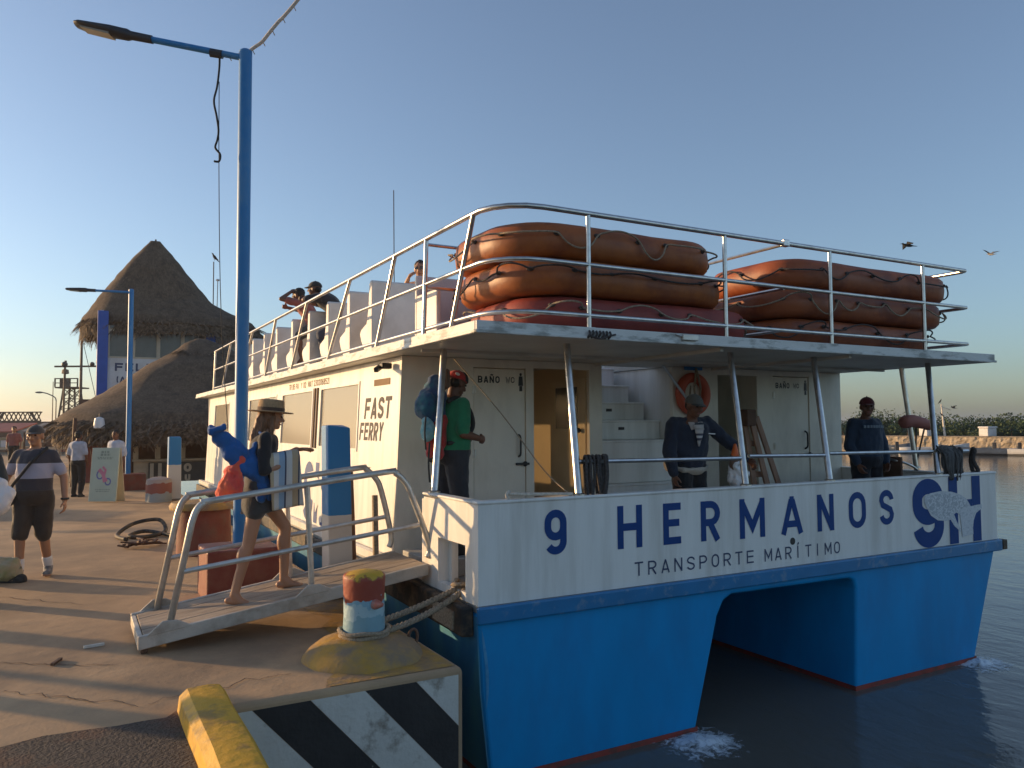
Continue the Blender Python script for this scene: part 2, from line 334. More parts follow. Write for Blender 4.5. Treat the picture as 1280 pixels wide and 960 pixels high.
# ------------------------------------------------------------------ stroke lettering
def arc(cx, cy, rx, ry, a0, a1, n=10):
    return [(cx+rx*math.cos(R(a0+(a1-a0)*i/n)), cy+ry*math.sin(R(a0+(a1-a0)*i/n))) for i in range(n+1)]
def glyph(c, wd, t):
    a = t/2; b = wd-t/2; m = wd/2; rx = (b-a)/2; T = 1-a
    if c == 'H': return [[(a, 0), (a, 1)], [(b, 0), (b, 1)], [(a, .5), (b, .5)]]
    if c == 'E': return [[(b+a*.6, T), (a, T), (a, a), (b+a*.6, a)], [(a, .52), (b, .52)]]
    if c == 'F': return [[(b+a*.6, T), (a, T), (a, 0)], [(a, .5), (b, .5)]]
    if c in 'RPB':
        k = rx*1.0; h = .46
        bowl = [(a, T), (b-k, T)]+arc(b-k, (T+h)/2, k, (T-h)/2, 90, -90)+[(a, h)]
        if c == 'R': return [[(a, 0), (a, 1)], bowl, [(m-.02, h), (b, 0)]]
        if c == 'P': return [[(a, 0), (a, 1)], bowl]
        return [[(a, 0), (a, 1)], bowl, [(a, h), (b-k, h)]+arc(b-k, (a+h)/2, k, (h-a)/2, 90, -90)+[(a, a)]]
    if c == 'M': return [[(a, 0), (a, 1)], [(b, 0), (b, 1)], [(a, T), (m, .28), (b, T)]]
    if c == 'W': return [[(a, 1), (wd*.28, 0), (m, .7), (wd*.72, 0), (b, 1)]]
    if c == 'A': return [[(a*.8, 0), (m-a*.25, T)], [(m+a*.25, T), (wd-a*.8, 0)], [(m-a*.9, T), (m+a*.9, T)], [(wd*.2, .27), (wd*.8, .27)]]
    if c == 'N' or c == 'Ñ':
        g = [[(a, 0), (a, 1)], [(b, 0), (b, 1)], [(a, 1-a*.6), (b, a*.6)]]
        if c == 'Ñ': g.append([(wd*.2, 1.14), (wd*.4, 1.2), (wd*.6, 1.14), (wd*.8, 1.2)])
        return g
    if c in 'O0':
        k = min(rx, .5-a)
        return [arc(m, T-k, rx, k, 0, 180)+arc(m, a+k, rx, k, 180, 360)+[(b, T-k)]]
    if c == 'C' or c == 'U':
        k = min(rx, .5-a)
        if c == 'C': return [[(b, .7)]+arc(m, T-k, rx, k, 0, 180)+arc(m, a+k, rx, k, 180, 360)+[(b, .3)]]
        return [[(a, 1)]+arc(m, a+k, rx, k, 180, 360)+[(b, 1)]]
    if c == 'S':
        h = .5; k = (T-h)/2; k2 = (h-a)/2
        return [[(b, T-k*.95)]+arc(m, T-k, rx, k, 10, 180)+[(a+rx*.25, h+k*.35), (b-rx*.25, h-k2*.35)]+arc(m, a+k2, rx, k2, 0, -170)]
    if c == '9':
        k = min(rx, .22)
        return [arc(m, T-k, rx, k, 0, 180)+arc(m, .40+k, rx, k, 180, 360)+[(b, T-k)], [(b, T-k)]+arc(m, a+.2, rx, .2, 0, -150)]
    if c == 'T': return [[(0, T), (wd, T)], [(m, T), (m, 0)]]
    if c in 'IÍ': return [[(m, 0), (m, 1)]]+([[(m-.02, 1.1), (m+.12, 1.26)]] if c == 'Í' else [])
    if c == 'L': return [[(a, 1), (a, a), (wd, a)]]
    if c == 'Y': return [[(a, 1), (m, .45), (b, 1)], [(m, .5), (m, 0)]]
    if c == 'Z': return [[(a, T), (b, T), (a, a), (b, a)]]
    if c == '1': return [[(a, .75), (m, T), (m, 0)]]
    if c == '2': return [arc(m, T-.25, rx, .25, 170, -20)+[(a, a), (wd, a)]]
    if c == '3': return [arc(m, .74, rx, .2, 160, -90)+arc(m, .3, rx, .24, 90, -160)]
    if c == '6': return [arc(m, .32, rx, .26, 0, 360), [(a, .32), (a+rx*.3, .75), (b, T)]]
    if c == '8': return [arc(m, .73, rx*.9, .2, 0, 360), arc(m, .28, rx, .23, 0, 360)]
    if c == '5': return [[(b, T), (a, T), (a, .55)]+arc(m, .32, rx, .26, 120, -160)]
    if c == '4': return [[(b*.8, 0), (b*.8, T), (a, .3), (wd, .3)]]
    if c == '.': return [[(m, 0), (m, t)]]
    if c == '(': return [arc(wd, .5, wd*.7, .6, 120, 240)]
    return []
def ribbon(mb, pts, t, fn, lift):
    P = []
    for p in pts:
        q = Vector(p)
        if not P or (q-P[-1]).length > 1e-5: P.append(q)
    k = len(P); closed = (P[0]-P[-1]).length < 1e-4
    if closed: P = P[:-1]; k -= 1
    Lp = []; Rp = []
    for i in range(k):
        dn = (P[(i+1) % k]-P[i]) if (closed or i < k-1) else P[i]-P[i-1]
        dp = (P[i]-P[i-1]) if (closed or i > 0) else dn
        dn.normalize(); dp.normalize(); b = dn+dp
        if b.length < 1e-4: b = dn.copy()
        b.normalize(); nrm = Vector((-b.y, b.x)); c = max(.45, nrm.dot(Vector((-dn.y, dn.x))))
        Lp.append(P[i]+nrm*t/2/c); Rp.append(P[i]-nrm*t/2/c)
    vs = [fn(q.x, q.y, lift) for q in Lp]+[fn(q.x, q.y, lift) for q in Rp]
    fs = [(i, (i+1) % k, k+(i+1) % k, k+i) for i in range(k if closed else k-1)]
    mb.add(vs, fs)
def text(mb, s, x, y, h, wd, gap, t, place, slant=0., space=.5):
    """place(x, y, lift) -> 3-D point; sizes in metres"""
    cx = x
    for ch in s:
        if ch == ' ': cx += space*h; continue
        ww = wd*(.35 if ch in 'IÍ1.(' else 1.18 if ch in 'MW' else 1.)
        for i, pl in enumerate(glyph(ch, ww, t)):
            ribbon(mb, pl, t, lambda px, py, lf, cx=cx: place(cx+(px+py*slant)*h, y+py*h, lf), .0025+.0004*i)
        cx += (ww+gap)*h
    return cx
# ------------------------------------------------------------------ setting: water, dock, land
WZ = -1.08
mb = MB(); mb.add([(-1500, -600, WZ), (2500, -600, WZ), (2500, 3000, WZ), (-1500, 3000, WZ)], [(0, 1, 2, 3)])
tag(mb.build('sea_water', M['water']), kind='structure')
mb = MB(); mb.prism([(-.36, -.5, -1.7), (-.36, 400, -1.7), (-300, 400, -1.7), (-300, -30, -1.7), (-1.91, -30, -1.7), (-1.91, -.5, -1.7)], (0, 0, 1.7))
dock = tag(mb.build('dock', M['dock'], bevel=.045, seg=4), kind='structure')
# worn yellow paint along the dock edge, asphalt patch (thin sheets)
def sheet(name, poly, z, mat, parent=None):
    m = MB(); m.add([(x, y, z) for x, y in poly], [tuple(range(len(poly)))]); return m.build(name, mat, parent)
random.seed(3)
inner = [(-.82+random.uniform(-.10, .10), -.46+i*.25) for i in range(100)]
inner[0] = (-1.3, -.45); inner[1] = (-1.25, -.30); inner[2] = (-1.05, -.05)
sheet('edge_paint', [(-.41, 24.3)]+[(-.41, -.45)]+inner, .004, M['yellow_worn'], dock)
asp = [tuple(W(x, y))[:2] for x, y in ((-3.9, 3.75), (-3.2, 3.95), (-2.651, 4.147), (-2.52, 4.29), (-2.35, 4.37), (-2.191, 4.43), (-2.08, 4.50), (-1.97, 4.55))]
tag(sheet('asphalt_patch', asp+[(-2.17, -.42), (-2.17, -14), (-9, -14)], .004, M['asphalt'], dock), 'dark asphalt patch by the yellow kerb')
# black and white diagonal stripes on the dock's end face
def clip_stripe(x0, x1, k, zt, zb, xa, xb):
    poly = [(x0, zt), (x1, zt), (x1+k*(zt-zb), zb), (x0+k*(zt-zb), zb)]
    def cut(P, f):
        out = []
        for i in range(len(P)):
            p, q = P[i], P[(i+1) % len(P)]; a, b = f(p), f(q)
            if a >= 0: out.append(p)
            if a*b < 0: t = a/(a-b); out.append((p[0]+(q[0]-p[0])*t, p[1]+(q[1]-p[1])*t))
        return out
    poly = cut(poly, lambda p: p[0]-xa); return cut(poly, lambda p: xb-p[0])
xs = -2.81; k = 0
while xs < -.4:
    wd_ = .35
    P = clip_stripe(xs, xs+wd_-.003, .90, -.044, -1.2, -1.86, -.405)
    if len(P) > 2:
        m = MB(); m.add([(x, -.5035, z) for x, z in P], [tuple(range(len(P)))])
        tag(m.build('painted_stripe', M['stripe_black' if k % 2 else 'stripe_white'], dock), 'black painted stripe' if k % 2 else 'white painted stripe')
    xs += wd_; k += 1
rnd = random.Random(14)
for x0, y0, x1, y1 in ((-2.75, 5.55, -3.9, 5.6), (-3.9, 5.6, -4.5, 5.3), (-2.2, 4.75, -3.2, 5.0), (-1.5, 5.35, -2.2, 4.8), (-4.0, 7.4, -5.4, 7.9)):
    a_, b_ = W(x0, y0), W(x1, y1); n_ = 26; pts = []; d_ = (b_-a_); sd = Vector((-d_.y, d_.x, 0)).normalized()
    for q in range(n_+1): pts.append(a_+d_*(q/n_)+sd*(noise.noise(Vector((q*.45, x0*7, 2)))*.07+rnd.uniform(-.008, .008)))
    m = MB(); vs = []
    for q, p in enumerate(pts): hw = .0035*(1-abs(q/n_-.45)*1.6)+.0012+rnd.uniform(0, .0015); vs += [(p.x+sd.x*hw, p.y+sd.y*hw, .0058), (p.x-sd.x*hw, p.y-sd.y*hw, .0058)]
    m.add(vs, [(2*q, 2*q+1, 2*q+3, 2*q+2) for q in range(n_)]); m.build('crack', M['asphalt'], dock)
# kerb
m = MB()
m.loft([((-2.02, y, .055), (.14+noise.noise(Vector((y*1.3, 0, 0)))*.012, 0, 0), (0, 0, .085)) for y in [-.33-.25*i for i in range(36)]], n=4)
kb = MB()
def kerb_sec(y):
    a = noise.noise(Vector((y*2, 1, 0)))*.012; b = noise.noise(Vector((y*2, 5, 0)))*.010
    return [(-2.17+a, y, -.02), (-2.158+a, y, .085+b), (-2.115+a, y, .122+b), (-1.99+a*.5, y, .128+b), (-1.935+a*.5, y, .118+b*.6), (-1.90+a, y, .07), (-1.90, y, -.3)]
ys = [-.42-.12*i for i in range(60)]
vs_ = []; fs_ = []
for i, y in enumerate(ys): vs_ += kerb_sec(y)
n7 = 7
for i in range(len(ys)-1):
    for j in range(n7-1): fs_.append((i*n7+j, i*n7+j+1, (i+1)*n7+j+1, (i+1)*n7+j))
fs_.append(tuple(range(n7))); kb.add(vs_, fs_)
tag(kb.build('kerb', M['yellow_paint'], smooth=28), 'thick yellow painted concrete kerb at the dock corner next to the striped wall', 'kerb')
# land and far shore
wallA = W(30, 80); wallB = W(62, 44)
m = MB(); d = (wallB-wallA).normalized(); nrm = Vector((-d.y, d.x, 0))
if nrm.dot(Vector((0, 1, 0))) < 0: nrm = -nrm
FARD, FARN = d.copy(), nrm.copy()
def far_pt(s, off, z): p = wallA+FARD*s+FARN*off; return (p.x, p.y, z)
m.add([far_pt(-60, 1, .2), far_pt(120, 1, .2), far_pt(160, 600, .8), far_pt(-300, 600, .8)], [(0, 1, 2, 3)])
tag(m.build('far_shore_ground', M['land']), kind='structure')

# ------------------------------------------------------------------ the ferry
ferry = thing('ferry', 'large white and blue catamaran ferry with an upper deck moored beside the dock', 'ferry')
def part(mb, name, mat, parent=ferry, **k): return mb.build(name, mat, parent, **k)
LEN = 15.4
# hulls
def hull(poly, name, tun):
    m = MB(); m.prism([(x, 0, z) for x, z in poly], (0, LEN, 0)); return part(m, name, [M['hull_blue']], bevel=.03, seg=3)
sec = [(0, .20), (.03, -.4), (.10, -1.0), (.16, -1.5), (2.0, -1.5), (2.16, -1.05), (2.44, -.10), (2.52, .03), (2.62, .075), (4.24, .06), (4.32, .03), (4.345, -.06), (4.30, -1.05), (4.28, -1.5), (6.18, -1.5), (6.37, -1.05), (6.86, .20)]
h = hull(sec, 'hull', None)
m = MB(); m.prism([(-.006, .02, .18), (.022, .02, -.4), (.09, .02, -1.0), (.15, .02, -1.5), (.2, .02, -1.5), (.2, .02, .18)], (0, LEN-.1, 0)); part(m, 'side_plating', M['hull_side'])
def boot(pts, name='boot_stripe'):
    m = MB(); top, bot = -1.032, -1.13
    n_ = len(pts); vs = [(x, y, top) for x, y in pts]+[(x+dx, y, bot) for (x, y), dx in zip(pts, [0]*n_)]
    m.add(vs, [(i, i+1, n_+i+1, n_+i) for i in range(n_-1)]); part(m, name, M['boot_red'])
boot([(.095, 14), (.095, -.006), (2.168, -.006), (2.185, 14)])
boot([(4.292, 14), (4.292, -.006), (6.385, -.006), (6.385, 14)])
m = MB(); P_ = [(.012, .10), (.035, .02), (.060, -.12), (.075, -.26), (.072, -.40), (.052, -.52), (.052, -.40), (.045, -.2), (.022, -.02)]
m.add([(x+.012, -.0045, z) for x, z in P_], [tuple(range(len(P_)))]); part(m, 'worn_paint', pbr('worn_blue', (.06, .30, .52), .5, var=.2, dirt=(.02, .2, .45), dscale=14, damt=.8))
# rub rails
m = MB(); m.box(-.02, 6.93, -.045, 0, .13, .262); m.box(6.86, 6.96, 0, LEN, .13, .262); part(m, 'rub_rail', M['rub_blue'], bevel=.015)
m = MB(); m.box(6.935, 7.02, -.05, .05, .14, .255); part(m, 'rail_end_cap', M['black_rubber'], bevel=.01)
m = MB(); m.prism([(-.10, .10, .02), (-.10, 1.9, .05), (-.03, 1.9, .05), (-.005, .06, .02)], (0, 0, .235)); m.box(-.06, -.005, 1.9, LEN, .06, .24); part(m, 'side_fender', M['black_rubber'], bevel=.02)
m = MB(); m.beam((-.105, .22, .12), (-.105, .62, .14), .02, .15); part(m, 'worn_patch', M['rope_tan'], bevel=.008)
# deck
m = MB(); m.box(.02, 6.88, .02, LEN, .20, .272); part(m, 'deck', M['deck_grey'])
# bulwark: front panel with rounded cap, port return with a hawse opening, starboard return
m = MB()
m.box(0, 6.9, 0, .07, .264, 1.035)
m.box(0, .07, .07, .225, .264, 1.035); m.box(0, .07, .225, .76, .70, 1.035); m.box(0, .07, .225, .76, .264, .33)
m.box(0, .10, .76, 1.07, .264, 1.02)
m.box(6.83, 6.9, .07, 3.2, .264, 1.0)
m.box(6.83, 6.9, 3.2, LEN, .264, .55); m.box(.0, .07, 2.3, LEN, .264, .34)
part(m, 'bulwark', M['white_paint'])
m = MB(); m.box(-.012, 6.912, -.012, .095, 1.035, 1.062); m.box(-.012, .095, .095, 1.085, 1.035, 1.06); m.box(6.815, 6.912, .095, 3.2, 1.002, 1.03); part(m, 'bulwark_cap', M['white_paint'], bevel=.012, seg=3)
m = MB(); m.box(.10, .16, .70, .76, .28, .75); m.tube([(.05, 1.10, .27), (.05, 1.10, 1.0)], .05, 10); part(m, 'gate_post', M['white_paint'], smooth=40)
m = MB(); m.tube([(3.43, -.003, .50), (3.43, .05, .50)], .035, 14); part(m, 'drain_hole', M['dark_metal'], smooth=40)
# big name on the bow
FP = lambda x, y, lf: (x, -lf, y)
for ch, u0, u1, zb, zt in (('9', .595, .806, .601, .962), ('H', 1.319, 1.582, .592, .955), ('E', 1.816, 2.03, .589, .950), ('R', 2.252, 2.485, .586, .946), ('M', 2.731, 3.058, .572, .942), ('A', 3.28, 3.575, .570, .936), ('N', 3.789, 4.033, .566, .933), ('O', 4.262, 4.53, .562, .934), ('S', 4.75, 4.985, .565, .934)):
    hh = zt-zb; ww = (u1-u0)/hh; tt = .175; m = MB()
    for i, pl in enumerate(glyph(ch, ww, tt)): ribbon(m, pl, tt, lambda px, py, lf: (u0+px*hh, -lf, zb+py*hh), .003+.0005*i)
    part(m, 'name_letter', M['letter_blue'])
def spaced(s, u0, u1, zb0, zb1, hh, tt):
    n_ = len(s); pitch = (u1-u0)/(n_-1+.62)
    for i, ch in enumerate(s):
        m = MB(); uu = u0+pitch*i; zb = zb0+(zb1-zb0)*i/(n_-1); ww = pitch*.62/hh*(1.15 if ch == 'M' else .8 if ch in 'IÍ' else 1)
        for q, pl in enumerate(glyph(ch, ww, tt)): ribbon(m, pl, tt, lambda px, py, lf: (uu+px*hh, -lf, zb+py*hh), .003+.0005*q)
        part(m, 'subtitle_letter', M['letter_navy'])
spaced('TRANSPORTE', 1.496, 2.903, .350, .340, .118, .12); spaced('MARÍTIMO', 3.044, 4.111, .337, .330, .118, .12)
# emblem: a bold 9H with a whale shark swimming across it
m = MB(); tt = .26
for i, pl in enumerate([arc(.276, .53, .19, .14, 0, 180, 16)+arc(.276, .47, .19, .14, 180, 360, 16)+[(.466, .53)], [(.466, .53)]+arc(.276, .235, .19, .155, 0, -170, 16)]):
    ribbon(m, pl, .17, lambda px, py, lf: (5.31+px, -lf, .27+py), .003+.0005*i)
for x0 in (5.965, 6.41):
    m.add([(x0, -.004, .272), (x0+.165, -.004, .272), (x0+.165, -.004, 1.025), (x0, -.004, 1.025)], [(0, 1, 2, 3)])
m.add([(6.13, -.0035, .62), (6.41, -.0035, .62), (6.41, -.0035, .76), (6.13, -.0035, .76)], [(0, 1, 2, 3)])
part(m, 'emblem_letters', M['letter_blue'])
def PX(zx, zy):   # outline of the fish, drawn in metres on the bow panel
    return (5.31+(zx-275)*.00203, 1.02-(zy-140)*.00129)
fish = [(380, 285), (430, 262), (520, 250), (620, 262), (700, 290), (760, 335), (790, 385), (800, 405), (850, 398), (908, 395), (908, 432), (850, 470), (825, 530), (815, 600), (818, 655), (712, 668), (705, 560), (695, 470), (660, 448), (640, 462), (660, 520), (700, 600), (700, 625), (640, 565), (605, 505), (560, 512), (490, 500), (430, 455), (395, 385), (375, 330)]
m = MB(); m.add([(PX(*p)[0], -.0065, PX(*p)[1]) for p in fish], [tuple(range(len(fish)))]); part(m, 'emblem_shark', M['shark_grey'])
m = MB(); body = fish[:8]+[(740, 420), (690, 448), (640, 455), (600, 495)]+fish[25:]
cx_, cy_ = 560, 380
m.add([(PX(cx_+(p[0]-cx_)*.9, cy_+(p[1]-cy_)*.86)[0], -.0080, PX(cx_+(p[0]-cx_)*.9, cy_+(p[1]-cy_)*.86)[1]) for p in body], [tuple(range(len(body)))]); part(m, 'emblem_shading', pbr('emblem_dots', (.42, .45, .48), .5, var=.1, vs_=40, dirt=(.68, .7, .72), dscale=45, damt=1., dedge=(.5, .53)))

# cabin walls
CV = 2.1
t = .05
m = MB(); m.prism([(.097, CV, .272), (1.0, CV, .272), (1.0, CV, 2.36), (.191, CV, 2.36)], (0, t, 0)); part(m, 'front_wall', M['door_paint'])
for a, b, z0 in ((1.65, 1.75, .272), (2.5, 2.68, .272), (3.75, 4.5, .272), (5.2, 5.5, .272), (6.2, 6.85, .272), (1.0, 1.65, 2.27), (1.75, 2.5, 2.28), (4.5, 5.2, 2.28), (5.5, 6.2, 2.29)):
    m = MB(); m.box(a, b, CV+.001*(z0 > 1), CV+t, z0, 2.36); part(m, 'wall_panel', M['door_paint'])
def wall_pt(v, z, o=0):  # port wall leans in a little towards the top
    return (.10+(z-.27)*.045-o, v, z)
def wq(m, v0, v1, z0, z1, o=0, th=.04, mi=0):
    a = [wall_pt(v0, z0, o), wall_pt(v1, z0, o), wall_pt(v1, z1, o), wall_pt(v0, z1, o)]
    m.add(a+[(p[0]+th, p[1], p[2]) for p in a], [(0, 1, 2, 3), (7, 6, 5, 4), (0, 4, 5, 1), (1, 5, 6, 2), (2, 6, 7, 3), (3, 7, 4, 0)], mi)
wins = [(3.42, 5.08), (5.45, 7.32), (7.72, 10.0), (12.2, 14.15)]
m = MB(); wq(m, CV+.004, LEN-.3, .272, 1.35); wq(m, CV+.004, LEN-.3, 2.17, 2.36)
e = [CV+.004]+[q for p in wins for q in p]+[LEN-.3]
for i in range(0, len(e), 2): wq(m, e[i], e[i+1], 1.35, 2.17)
part(m, 'port_wall', M['white_paint'])
m = MB(); m.box(6.81, 6.85, CV+t, LEN-.3, .272, 2.36); m.box(.17, 6.85, LEN-.3, LEN-.26, .272, 2.36); part(m, 'back_walls', M['white_paint'])
for a, b in wins:
    m = MB()
    for v0, v1, z0, z1 in ((a, b, 1.35, 1.385), (a, b, 2.135, 2.17), (a, a+.035, 1.385, 2.135), (b-.035, b, 1.385, 2.135)): wq(m, v0, v1, z0, z1, .010, .03)
    fr = part(m, 'window_frame', M['white_paint'])
    m = MB(); wq(m, a+.035, b-.035, 1.385, 2.135, -.012, .006); part(m, 'window_pane', M['pane'], fr)
m = MB()
for v in (5.2, 5.33): wq(m, v, v+.03, 1.35, 2.17, .02, .03)
part(m, 'pillar_trim', M['letter_tan'])
# inner partition, open inner door
m = MB(); m.box(2.58, 2.63, CV+t, 5.4, .272, 2.36); m.box(.2, 2.58, 6.6, 6.65, .272, 2.36); part(m, 'inner_wall', M['cream_panel'])
m = MB(); m.box(2.535, 2.578, 2.24, 3.02, .30, 2.2); dr = part(m, 'inner_door', M['cream_panel'], bevel=.006)
m = MB(); m.box(2.53, 2.534, 2.40, 2.88, 1.60, 2.10); part(m, 'door_window', M['window_dark'], dr)
m = MB(); m.ellip((2.50, 2.33, 1.58), (.03, .03, .03)); part(m, 'door_knob', M['dark_metal'], dr, smooth=180)
m = MB(); m.box(4.4, 5.3, 3.4, 3.45, .272, 2.36); m.box(4.40, 4.44, CV+t, 3.4, .272, 2.36); m.box(5.26, 5.3, CV+t, 3.4, .272, 2.36); part(m, 'inner_wall', M['door_paint'])
m = MB(); m.box(4.62, 4.92, 3.3, 3.39, 1.3, 2.0); part(m, 'wall_cabinet', M['window_dark'], bevel=.01)
# toilet doors with their lettering
def toilet_door(u0, u1, ztop, first):
    m = MB(); m.box(u0+.008, u1-.008, CV+.012, CV+.045, .30, ztop-.01); d_ = part(m, 'door', M['door_paint'], bevel=.005)
    for hz_ in (.62, 1.3, 1.98):
        m = MB(); m.box(u0-.012, u0+.028, CV-.006, CV+.011, hz_, hz_+.09); m.tube([(u0+.008, CV-.006, hz_), (u0+.008, CV-.006, hz_+.09)], .008, 6); part(m, 'hinge', M['alu_paint'], d_)
    m = MB(); x = u1-.09; m.tube(smoothpath([(x, CV+.012, 1.30), (x, CV-.03, 1.33), (x, CV-.035, 1.42), (x, CV-.03, 1.51), (x, CV+.012, 1.54)]), .012, 6); part(m, 'handle', M['dark_metal'], d_, smooth=180)
    m = MB(); m.beam((u1-.13, CV-.005, 1.22), (u1+.03, CV-.005, 1.22), .03, .025); m.ellip((u1-.02, CV-.01, 1.22), (.03, .02, .03)); part(m, 'latch', M['dark_metal'], d_)
    m = MB(); text(m, 'BAÑO', u0+.06, ztop-.165, .075, .72, .22, .2, lambda px, py, lf: (px, CV+.012-lf, py)); text(m, 'WC', u0+.40, ztop-.16, .065, .72, .14, .15, lambda px, py, lf: (px, CV+.012-lf, py)); part(m, 'door_lettering', M['letter_black'], d_)
    m = MB(); x = u1-.06; z = ztop-.17
    m.ellip((x, CV+.010, z+.105), (.016, .003, .018), nu=10, nv=6); m.prism([(x-.03, CV+.008, z-.02), (x+.03, CV+.008, z-.02), (x+.022, CV+.008, z+.085), (x-.022, CV+.008, z+.085)], (0, .003, 0)); m.box(x-.018, x+.018, CV+.008, CV+.011, z-.08, z-.022); part(m, 'pictogram', M['letter_black'], d_)
toilet_door(1.0, 1.65, 2.27, 1); toilet_door(5.5, 6.2, 2.29, 0)
# moulded stairs to the upper deck
tops = [(CV-.06, .95, 3.75), (CV+.02, 1.46, 3.75), (2.35, 1.70, 3.75), (2.60, 1.93, 3.7), (2.85, 2.16, 3.65), (3.10, 2.40, 3.6)]
for i, (v, z, ur) in enumerate(tops):
    z0 = .272 if i == 0 else tops[i-1][1]
    m = MB(); m.box(2.683, ur-.003, v, 4.2, z0+.001, z); m.box(2.683, ur-.003, v-.018, v+.002, z-.03, z-.002)
    s_ = part(m, 'stair_step', M['white_paint'], bevel=.012)
    if i > 1:
        m = MB(); m.box(3.10, 3.18, v-.012, v+.002, z-.12, z-.085); part(m, 'step_vent', M['dark_metal'], s_)
m = MB(); m.box(3.75, 3.80, CV+t, 4.3, .272, 2.36); part(m, 'stair_wall', M['white_paint'])
m = MB(); m.tube([(3.93, CV-.12, 1.90), (3.52, CV-.10, 2.36)], .018, 8); m.tube([(3.93, CV-.12, 1.90), (3.93, CV+.01, 1.86)], .016, 8); part(m, 'stair_handrail', M['steel'], smooth=40)
# roof with stairwell opening
m = MB()
RV0, RV1 = -.01, 15.9
for a, b, c, d_ in ((0, 6.9, RV0, 2.45), (0, 2.72, 2.45, 4.6), (3.72, 6.9, 2.45, 4.6), (0, 6.9, 4.6, RV1)): m.box(a, b, c, d_, 2.365, 2.455)
part(m, 'roof', M['ceiling_paint'])
m = MB(); m.box(-.025, 6.915, RV0-.03, RV0-.001, 2.385, 2.462); m.box(-.03, -.001, RV0-.001, RV1, 2.385, 2.462); m.box(-.04, 6.93, RV0-.045, RV0-.031, 2.362, 2.388); m.box(-.045, -.031, RV0-.031, RV1, 2.362, 2.388); part(m, 'roof_fascia', M['roof_paint'], bevel=.006)
m = MB(); m.box(.0, 6.9, RV0, 2.40, 2.4565, 2.462); m.box(0, .5, 2.40, RV1, 2.4565, 2.462); part(m, 'upper_deck_edge', M['roof_paint'])
m = MB(); m.box(2.58, 2.62, .05, CV-.001, 2.33, 2.364); m.box(4.4, 4.44, .05, CV-.001, 2.33, 2.364); m.box(.1, 6.8, 1.35, 1.39, 2.335, 2.3645); part(m, 'ceiling_beam', M['ceiling_paint'])
m = MB(); m.box(2.02, 2.20, -.075, -.045, 2.40, 2.45); m.tube([(2.03, -.06, 2.43), (1.95, -.05, 2.45)], .008, 6); part(m, 'floodlight', M['alu_paint'], bevel=.008)
m = MB()
for i in range(7): m.tube(smoothpath([(1.0+i*.035, -.05, 2.37), (1.01+i*.035, -.075, 2.40+.01*(i % 2)), (1.02+i*.035, -.05, 2.43)], 4), .010, 6)
m.tube(smoothpath([(1.0, -.07, 2.39), (1.1, -.085, 2.365), (1.2, -.075, 2.39), (1.28, -.06, 2.41)]), .009, 6); part(m, 'lashing', M['rope_dark'], smooth=180)
m = MB(); m.beam((-.02, 2.3, 2.22), (.1, 2.45, 2.28), .05, .05); m.box(.05, .16, 2.30, 2.4, 2.24, 2.3); part(m, 'side_lamp', M['dark_metal'], bevel=.01)
# port side lettering
PW = lambda x, y, lf: wall_pt(x, y, lf)       # x runs along the wall; text reads towards the bow
def ptext(mb, s, v_start, z, h_, wd, gap, t_, slant=0., space=.5):
    text(mb, s, 0, 0, h_, wd, gap, t_, lambda px, py, lf: wall_pt(v_start-px, z+py, lf+.001), slant, space)
m = MB(); ptext(m, 'FAST', 3.22, 1.725, .235, .78, .16, .2, .16); ptext(m, 'FERRY', 3.36, 1.485, .20, .66, .14, .19, .16); part(m, 'side_lettering', M['letter_grey'])
m = MB(); ptext(m, 'TR 85 PAX Y 02  MAT 2302068521', 6.9, 2.20, .085, .72, .25, .16, 0., .6); part(m, 'registration_lettering', M['letter_tan'])
m = MB(); wq(m, 2.42, 2.92, 2.085, 2.155, .006, .005); part(m, 'builder_plate', M['letter_tan'])
m = MB()
ptext(m, '9H', 5.72, .36, .80, .62, .10, .21); part(m, 'side_emblem_letters', M['letter_blue'])
m = MB()
sh = [(5.55, 1.0), (5.2, 1.04), (4.9, .92), (4.75, .78), (4.62, .80), (4.62, .70), (4.72, .66), (4.72, .40), (4.85, .40), (4.92, .62), (5.05, .50), (5.10, .62), (5.35, .68), (5.52, .84)]
m.add([wall_pt(v, z, .008) for v, z in sh], [tuple(range(len(sh)))]); part(m, 'side_emblem_shark', M['white_paint'])
# stanchions and bow rail
for (bu, bv), (tu, tv) in (((.96, .045), (1.085, .4)), ((2.868, .045), (3.05, .4)), ((4.047, .045), (4.27, .4)), ((5.856, .045), (6.28, .4)), ((.05, .954), (.30, 1.30)), ((6.86, .98), (6.72, 1.05))):
    m = MB(); m.tube([(bu, bv, 1.055), (tu, tv, 2.37)], .032, 12); m.lathe([(.055, 0), (.055, .012), (.04, .02)], 12, (bu, bv, 1.06)); part(m, 'stanchion', M['steel'], smooth=40)
m = MB()
for a, b in ((1.0, 2.87), (2.98, 4.05), (4.12, 5.87)):
    m.tube([(a, .11, 1.335), (b, .11, 1.318)], .019, 8)
m.tube([(5.9, .11, 1.315), (6.55, .11, 1.31)], .022, 8)
part(m, 'bow_rail', M['steel'], smooth=40)
m = MB(); m.tube(smoothpath([(.40, 1.30, 2.28), (.75, 1.0, 1.75), (.9, .5, 1.25), (.92, .1, 1.06)], 5), .006, 5); part(m, 'thin_line', M['rope_tan'], smooth=180)
m = MB(); m.tube(smoothpath([(.28, .03, 1.06), (.27, .03, 1.10), (.30, .04, 1.12), (.34, .04, 1.10), (.9, .05, 1.075)], 4), .014, 6); part(m, 'hose_end', M['rope_white'], smooth=180)
